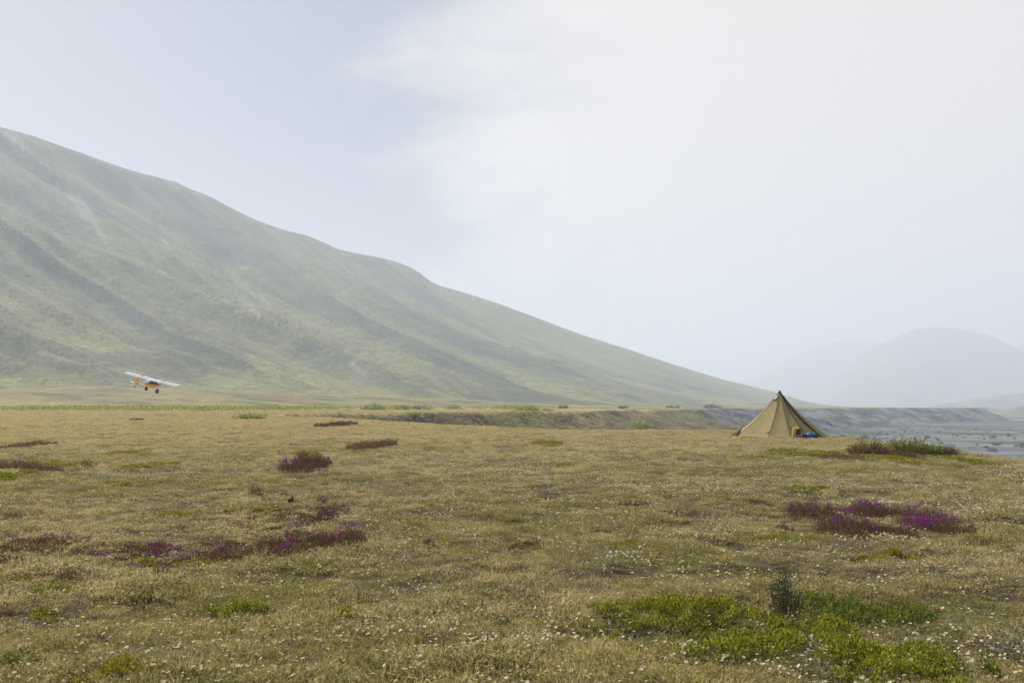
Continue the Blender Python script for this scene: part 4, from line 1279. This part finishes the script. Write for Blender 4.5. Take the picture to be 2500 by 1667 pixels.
    bm = bmesh.new(); tube(bm, [(-.10, 0, .035), (.07, 0, .035), (.09, 0, .035)], [.035, .035, .02], 12); bm_obj('body', bm, whi, r, True)
    bm = bmesh.new(); tube(bm, [(.09, 0, .035), (.125, 0, .035)], .022, 10); bm_obj('cap', bm, blk, r)
gear()

# ------------------------------------------------------------------ aeroplane
def plane():
    depth = 174.0
    u = (370.4 - 1250) / FPX
    pos = Vector((u * depth, depth, EYE + (HORIZON - 937.0) / FPX * depth))
    root = empty('small_aeroplane', pos)
    tag(root, 'orange and white high-wing bush plane with fat black tyres banking low over the plain', 'aeroplane')
    HEAD, PIT, ROLL = math.radians(78), math.radians(0.3), math.radians(13.2)
    # local axes: x right wing, y nose, z up.  heading measured from +X (right of photo) towards +Y (away)
    R = Matrix.Rotation(HEAD - math.pi / 2, 4, 'Z') @ Matrix.Rotation(PIT, 4, 'X') @ Matrix.Rotation(ROLL, 4, 'Y')
    root.rotation_euler = R.to_euler()
    white = paint_mat('white_paint', (.62, .62, .64), .35, .02, 3, 0, .3)
    orange = paint_mat('orange_paint', (.92, .43, .002), .35, .04, 3, 0, .3)
    black = paint_mat('black_paint', (.02, .02, .022), .4, .1, 3)
    stripe = paint_mat('red_orange_paint', (.36, .055, .010), .4, .05, 4)
    rubber = paint_mat('tyre_rubber', (.015, .014, .014), .85, .1, 12)
    metal = paint_mat('steel_tube', (.30, .30, .31), .4, .05, 8, .8)
    # dark window glass
    gm, n, l = new_mat('cabin_glass'); o_ = n.new('ShaderNodeOutputMaterial'); b_ = n.new('ShaderNodeBsdfPrincipled')
    b_.inputs['Base Color'].default_value = (.02, .024, .03, 1); b_.inputs['Roughness'].default_value = .08; l.new(b_.outputs[0], o_.inputs['Surface'])

    # fuselage stations: y, half width, z bottom, z of lower stripe edge, z of upper stripe edge, z top
    ST = [(-4.55, .035, -.16, -.02, .03, .10), (-3.6, .13, -.27, -.03, .06, .17), (-2.4, .25, -.42, -.02, .12, .32), (-1.4, .34, -.55, -.02, .22, .52), (-.85, .38, -.61, -.06, .62, .72),
          (.65, .38, -.63, -.10, .62, .72), (1.0, .38, -.62, -.12, .30, .36), (1.45, .35, -.58, -.15, .16, .25), (1.95, .27, -.45, -.16, .06, .16), (2.12, .18, -.34, -.14, .0, .08)]
    def side_strip(nm, fz, mat, k=1.0):
        for sgn in (-1, 1):
            bm = bmesh.new(); prev = None
            for s in ST:
                lo, hi, wl, wh = fz(s)
                a = bm.verts.new((sgn * wl, s[0], lo)); b = bm.verts.new((sgn * wh, s[0], hi))
                if prev: bm.faces.new((prev[0], a, b, prev[1]))
                prev = (a, b)
            bm_obj(nm, bm, mat, root)
    # lower hull: closed orange trough
    bm = bmesh.new()
    loft(bm, [[(-s[1], s[0], s[3]), (-s[1], s[0], s[2] + .18 * s[1] / .38), (-s[1] * .72, s[0], s[2]), (s[1] * .72, s[0], s[2]), (s[1], s[0], s[2] + .18 * s[1] / .38), (s[1], s[0], s[3])] for s in ST])
    bm_obj('lower_fuselage', bm, orange, root)
    side_strip('side_stripe', lambda s: (s[3], s[4] if s[0] < -.9 else min(s[4], s[3] + .20), s[1], s[1]), black)
    # cabin windows above the stripe, from y=-1.3 to .95
    for sgn in (-1, 1):
        for y0, y1 in ((-.82, -.10), (-.04, .62)):
            bm = bmesh.new()
            v = [bm.verts.new((sgn * .382, y, z)) for y, z in ((y0, .13), (y1, .11), (y1, .60), (y0, .60))]
            bm.faces.new(v); bm_obj('side_window', bm, gm, root)
        bm = bmesh.new()
        v = [bm.verts.new((sgn * .375, y, z)) for y, z in ((.66, .10), (1.0, .09), (.98, .34), (.66, .60))]
        bm.faces.new(v); bm_obj('quarter_window', bm, gm, root)
        bm = bmesh.new()
        v = [bm.verts.new((sgn * (.378 - .045 * (y < -1)), y, z)) for y, z in ((-1.4, .21), (-.86, .14), (-.86, .60), (-1.3, .46))]
        bm.faces.new(v); bm_obj('rear_window', bm, gm, root)
        bm = bmesh.new(); tube(bm, [(sgn * .385, -.07, .1), (sgn * .385, -.07, .66)], .025, 6); bm_obj('door_post', bm, orange, root)
    bm = bmesh.new()
    v = [bm.verts.new(p) for p in ((-.37, .98, .34), (.37, .98, .34), (.36, .66, .70), (-.36, .66, .70))]
    bm.faces.new(v); bm_obj('windscreen', bm, gm, root)
    # white turtle deck behind the wing, white nose top
    bm = bmesh.new()
    loft(bm, [[(-s[1], s[0], s[4]), (-s[1] * .75, s[0], s[4] * .35 + s[5] * .65), (0, s[0], s[5] + .04), (s[1] * .75, s[0], s[4] * .35 + s[5] * .65), (s[1], s[0], s[4])] for s in ST[:5]], False)
    bm_obj('rear_deck', bm, white, root, False)
    bm = bmesh.new()
    loft(bm, [[(-.37, y, .62), (-.3, y, .71), (0, y, .73), (.3, y, .71), (.37, y, .62)] for y in (-.86, 0, .66)], False)
    bm_obj('cabin_roof', bm, white, root)
    bm = bmesh.new()
    loft(bm, [[(-s[1], s[0], s[3]), (-s[1], s[0], s[4]), (-s[1] * .6, s[0], s[5]), (s[1] * .6, s[0], s[5]), (s[1], s[0], s[4]), (s[1], s[0], s[3])] for s in ST[6:]], False)
    bm_obj('cowling', bm, black, root)
    bm = bmesh.new()
    loft(bm, [[(math.cos(a) * r, y, math.sin(a) * r - .12) for a in [2 * math.pi * k / 12 for k in range(12)]] for y, r in ((2.12, .16), (2.24, .13), (2.36, .04))])
    bm_obj('spinner', bm, white, root, True)
    for s in (0, 1):
        bm = bmesh.new()
        a = math.radians(35 + 180 * s); d = Vector((math.cos(a), 0, math.sin(a))); p = Vector((-math.sin(a), .35, math.cos(a))).normalized()
        rings = []
        for r, w in ((.10, .05), (.4, .09), (.8, .075), (1.02, .03)):
            c = Vector((0, 2.2, -.12)) + d * r; q = p * w; t = Vector((0, .014, 0))
            rings.append([c - q, c + t, c + q, c - t])
        loft(bm, rings); bm_obj('propeller_blade', bm, black, root)
    # wings
    def aero(ch, yte, x, z, th=.12):
        P = []
        for f, zz in ((0, .012), (.25, .055), (.55, .095), (.8, .10), (.95, .065), (1, .02), (.95, -.015), (.7, -.025), (.3, -.015)):
            P.append((x, yte + f * ch, z + zz * ch + (yte + f * ch) * .12))
        return P
    for sgn in (-1, 1):
        dih = .022
        bm = bmesh.new()
        secs = []
        for x, ch in ((.0, 1.6), (1.6, 1.6), (5.05, 1.6), (5.22, 1.50), (5.33, 1.25), (5.37, .85)):
            yte = -.80 + (1.6 - ch) * .55
            secs.append(aero(ch, yte, sgn * x, .70 + x * dih))
        loft(bm, secs if sgn > 0 else secs); w = bm_obj('wing', bm, white, root, False)
        # control surfaces along the trailing edge, sitting just proud
        for nm, x0, x1 in (('flap', .55, 2.75), ('aileron', 2.80, 5.05)):
            bm = bmesh.new()
            pts = [[(sgn * x, y, .70 + x * dih + z + y * .12) for y, z in ((-.81, .024), (-.40, .128), (-.40, -.035), (-.81, .010))] for x in (x0, x1)]
            loft(bm, pts); bm_obj(nm, bm, white, w)
            bm = bmesh.new(); tube(bm, [(sgn * x0, -.395, .668 + x0 * dih + .115), (sgn * x1, -.395, .668 + x1 * dih + .115)], .022, 5); bm_obj('hinge_gap', bm, black, w)
        # chordwise stripe, a sleeve round the section
        bm = bmesh.new()
        def sleeve(x):
            c = aero(1.6, -.80, sgn * x, .70 + x * dih)
            cen = Vector((sgn * x, 0, .76 + x * dih))
            return [Vector(p) + (Vector(p) - cen).normalized() * .022 for p in c]
        loft(bm, [sleeve(x) for x in (1.98, 2.30)]); bm_obj('wing_stripe', bm, stripe, w)
        # dark wing tip bow
        bm = bmesh.new()
        tube(bm, [(sgn * 5.10, .80, .86), (sgn * 5.30, .70, .86), (sgn * 5.39, .30, .86), (sgn * 5.39, -.15, .845), (sgn * 5.26, -.60, .83)], [.02, .03, .034, .03, .02], 6); bm_obj('wing_tip', bm, black, w)
        # lift struts
        for yf, yx in ((.45, .45), (-.25, -.25)):
            bm = bmesh.new(); tube(bm, [(sgn * .38, .50 if yf > 0 else .30, -.52), (sgn * 2.75, yx, .72)], .030, 6); bm_obj('lift_strut', bm, white, root)
        # tailplane
        bm = bmesh.new()
        loft(bm, [[(sgn * x, yl, z0 + .03), (sgn * x, yt, z0 + .012), (sgn * x, yt, z0 - .012), (sgn * x, yl, z0 - .03)] for x, yl, yt, z0 in ((.03, -3.55, -4.25, .04), (.8, -3.75, -4.25, .04), (1.3, -3.98, -4.25, .04), (1.42, -4.12, -4.25, .04))])
        bm_obj('stabilizer', bm, white, root)
        bm = bmesh.new()
        loft(bm, [[(sgn * x, -4.26, .058), (sgn * x, yt, .046), (sgn * x, yt, .034), (sgn * x, -4.26, .022)] for x, yt in ((.08, -4.72), (.9, -4.76), (1.32, -4.62), (1.43, -4.40))])
        bm_obj('elevator', bm, white, root)
        # main gear: V legs and fat tyre
        bm = bmesh.new()
        tube(bm, [(sgn * .34, .95, -.56), (sgn * 1.0, .55, -1.02)], .032, 6); bm_obj('gear_leg', bm, orange, root)
        bm = bmesh.new(); tube(bm, [(sgn * .34, .15, -.58), (sgn * 1.0, .52, -1.02)], .030, 6); bm_obj('gear_leg', bm, orange, root)
        bm = bmesh.new()
        prof = [(.15, .0), (.20, -.13), (.30, -.165), (.385, -.12), (.405, -.05), (.405, .05), (.385, .12), (.30, .165), (.20, .13)]
        loft(bm, [[(sgn * 1.08 + o2, .53 + math.cos(a) * r, -1.05 + math.sin(a) * r) for r, o2 in prof] for a in [2 * math.pi * k / 28 for k in range(29)]], True, False)
        bmesh.ops.remove_doubles(bm, verts=bm.verts[:], dist=1e-4)
        whl = bm_obj('wheel', bm, rubber, root, True)
        bm = bmesh.new(); loft(bm, [[(sgn * 1.08 + o2, .53 + math.cos(a) * .17, -1.05 + math.sin(a) * .17) for a in [2 * math.pi * k / 14 for k in range(14)]] for o2 in (-.09, .09)])
        bm_obj('rim', bm, black, whl)
    # fin and rudder
    bm = bmesh.new()
    loft(bm, [[(-.03, yl, z), (.03, yl, z), (.012, yt, z), (-.012, yt, z)] for yl, yt, z in ((-3.55, -4.46, .12), (-3.95, -4.46, .50), (-4.20, -4.46, .85), (-4.36, -4.46, .98))])
    bm_obj('fin', bm, orange, root)
    bm = bmesh.new()
    loft(bm, [[(-.022, -4.47, z), (.022, -4.47, z), (.008, yt, z), (-.008, yt, z)] for yt, z in ((-4.72, -.14), (-5.00, .10), (-5.06, .45), (-4.96, .80), (-4.72, 1.02), (-4.55, 1.06))])
    bm_obj('rudder', bm, orange, root)
    bm = bmesh.new(); tube(bm, [(0, -3.56, .14), (0, -3.96, .52), (0, -4.21, .87), (0, -4.38, 1.02), (0, -4.58, 1.08)], .035, 6); bm_obj('fin_edge', bm, black, root)
    # tail wheel
    bm = bmesh.new(); tube(bm, [(0, -4.35, -.16), (0, -4.75, -.42), (0, -4.86, -.50)], .03, 6); bm_obj('tail_spring', bm, black, root)
    bm = bmesh.new(); loft(bm, [[(o2, -4.86 + math.cos(a) * r, -.55 + math.sin(a) * r) for r, o2 in ((.06, -.05), (.13, -.05), (.155, 0), (.13, .05), (.06, .05))] for a in [2 * math.pi * k / 16 for k in range(17)]], True, False)
    bm_obj('tail_wheel', bm, rubber, root, True)
plane()

# ------------------------------------------------------------------ hazy air
def haze():
    bm = bmesh.new()
    x0, x1, y0, y1, z0, z1 = -13500, 13500, -13500, 13500, -24, 640
    v = [bm.verts.new(p) for p in ((x0, y0, z0), (x1, y0, z0), (x1, y1, z0), (x0, y1, z0), (x0, y0, z1), (x1, y0, z1), (x1, y1, z1), (x0, y1, z1))]
    for f in ((0, 3, 2, 1), (4, 5, 6, 7), (0, 1, 5, 4), (1, 2, 6, 5), (2, 3, 7, 6), (3, 0, 4, 7)): bm.faces.new([v[i] for i in f])
    m, n, l = new_mat('haze')
    out = n.new('ShaderNodeOutputMaterial'); pv = n.new('ShaderNodeVolumePrincipled')
    pv.inputs['Color'].default_value = (.75, .83, .955, 1)
    pv.inputs['Density'].default_value = HAZE_DENSITY
    pv.inputs['Anisotropy'].default_value = .25
    l.new(pv.outputs[0], out.inputs['Volume'])
    me = bpy.data.meshes.new('haze'); bm.to_mesh(me); bm.free(); me.materials.append(m)
    tag(link('haze', me), 'pale smoky haze filling the valley', None, None, 'stuff')
haze()
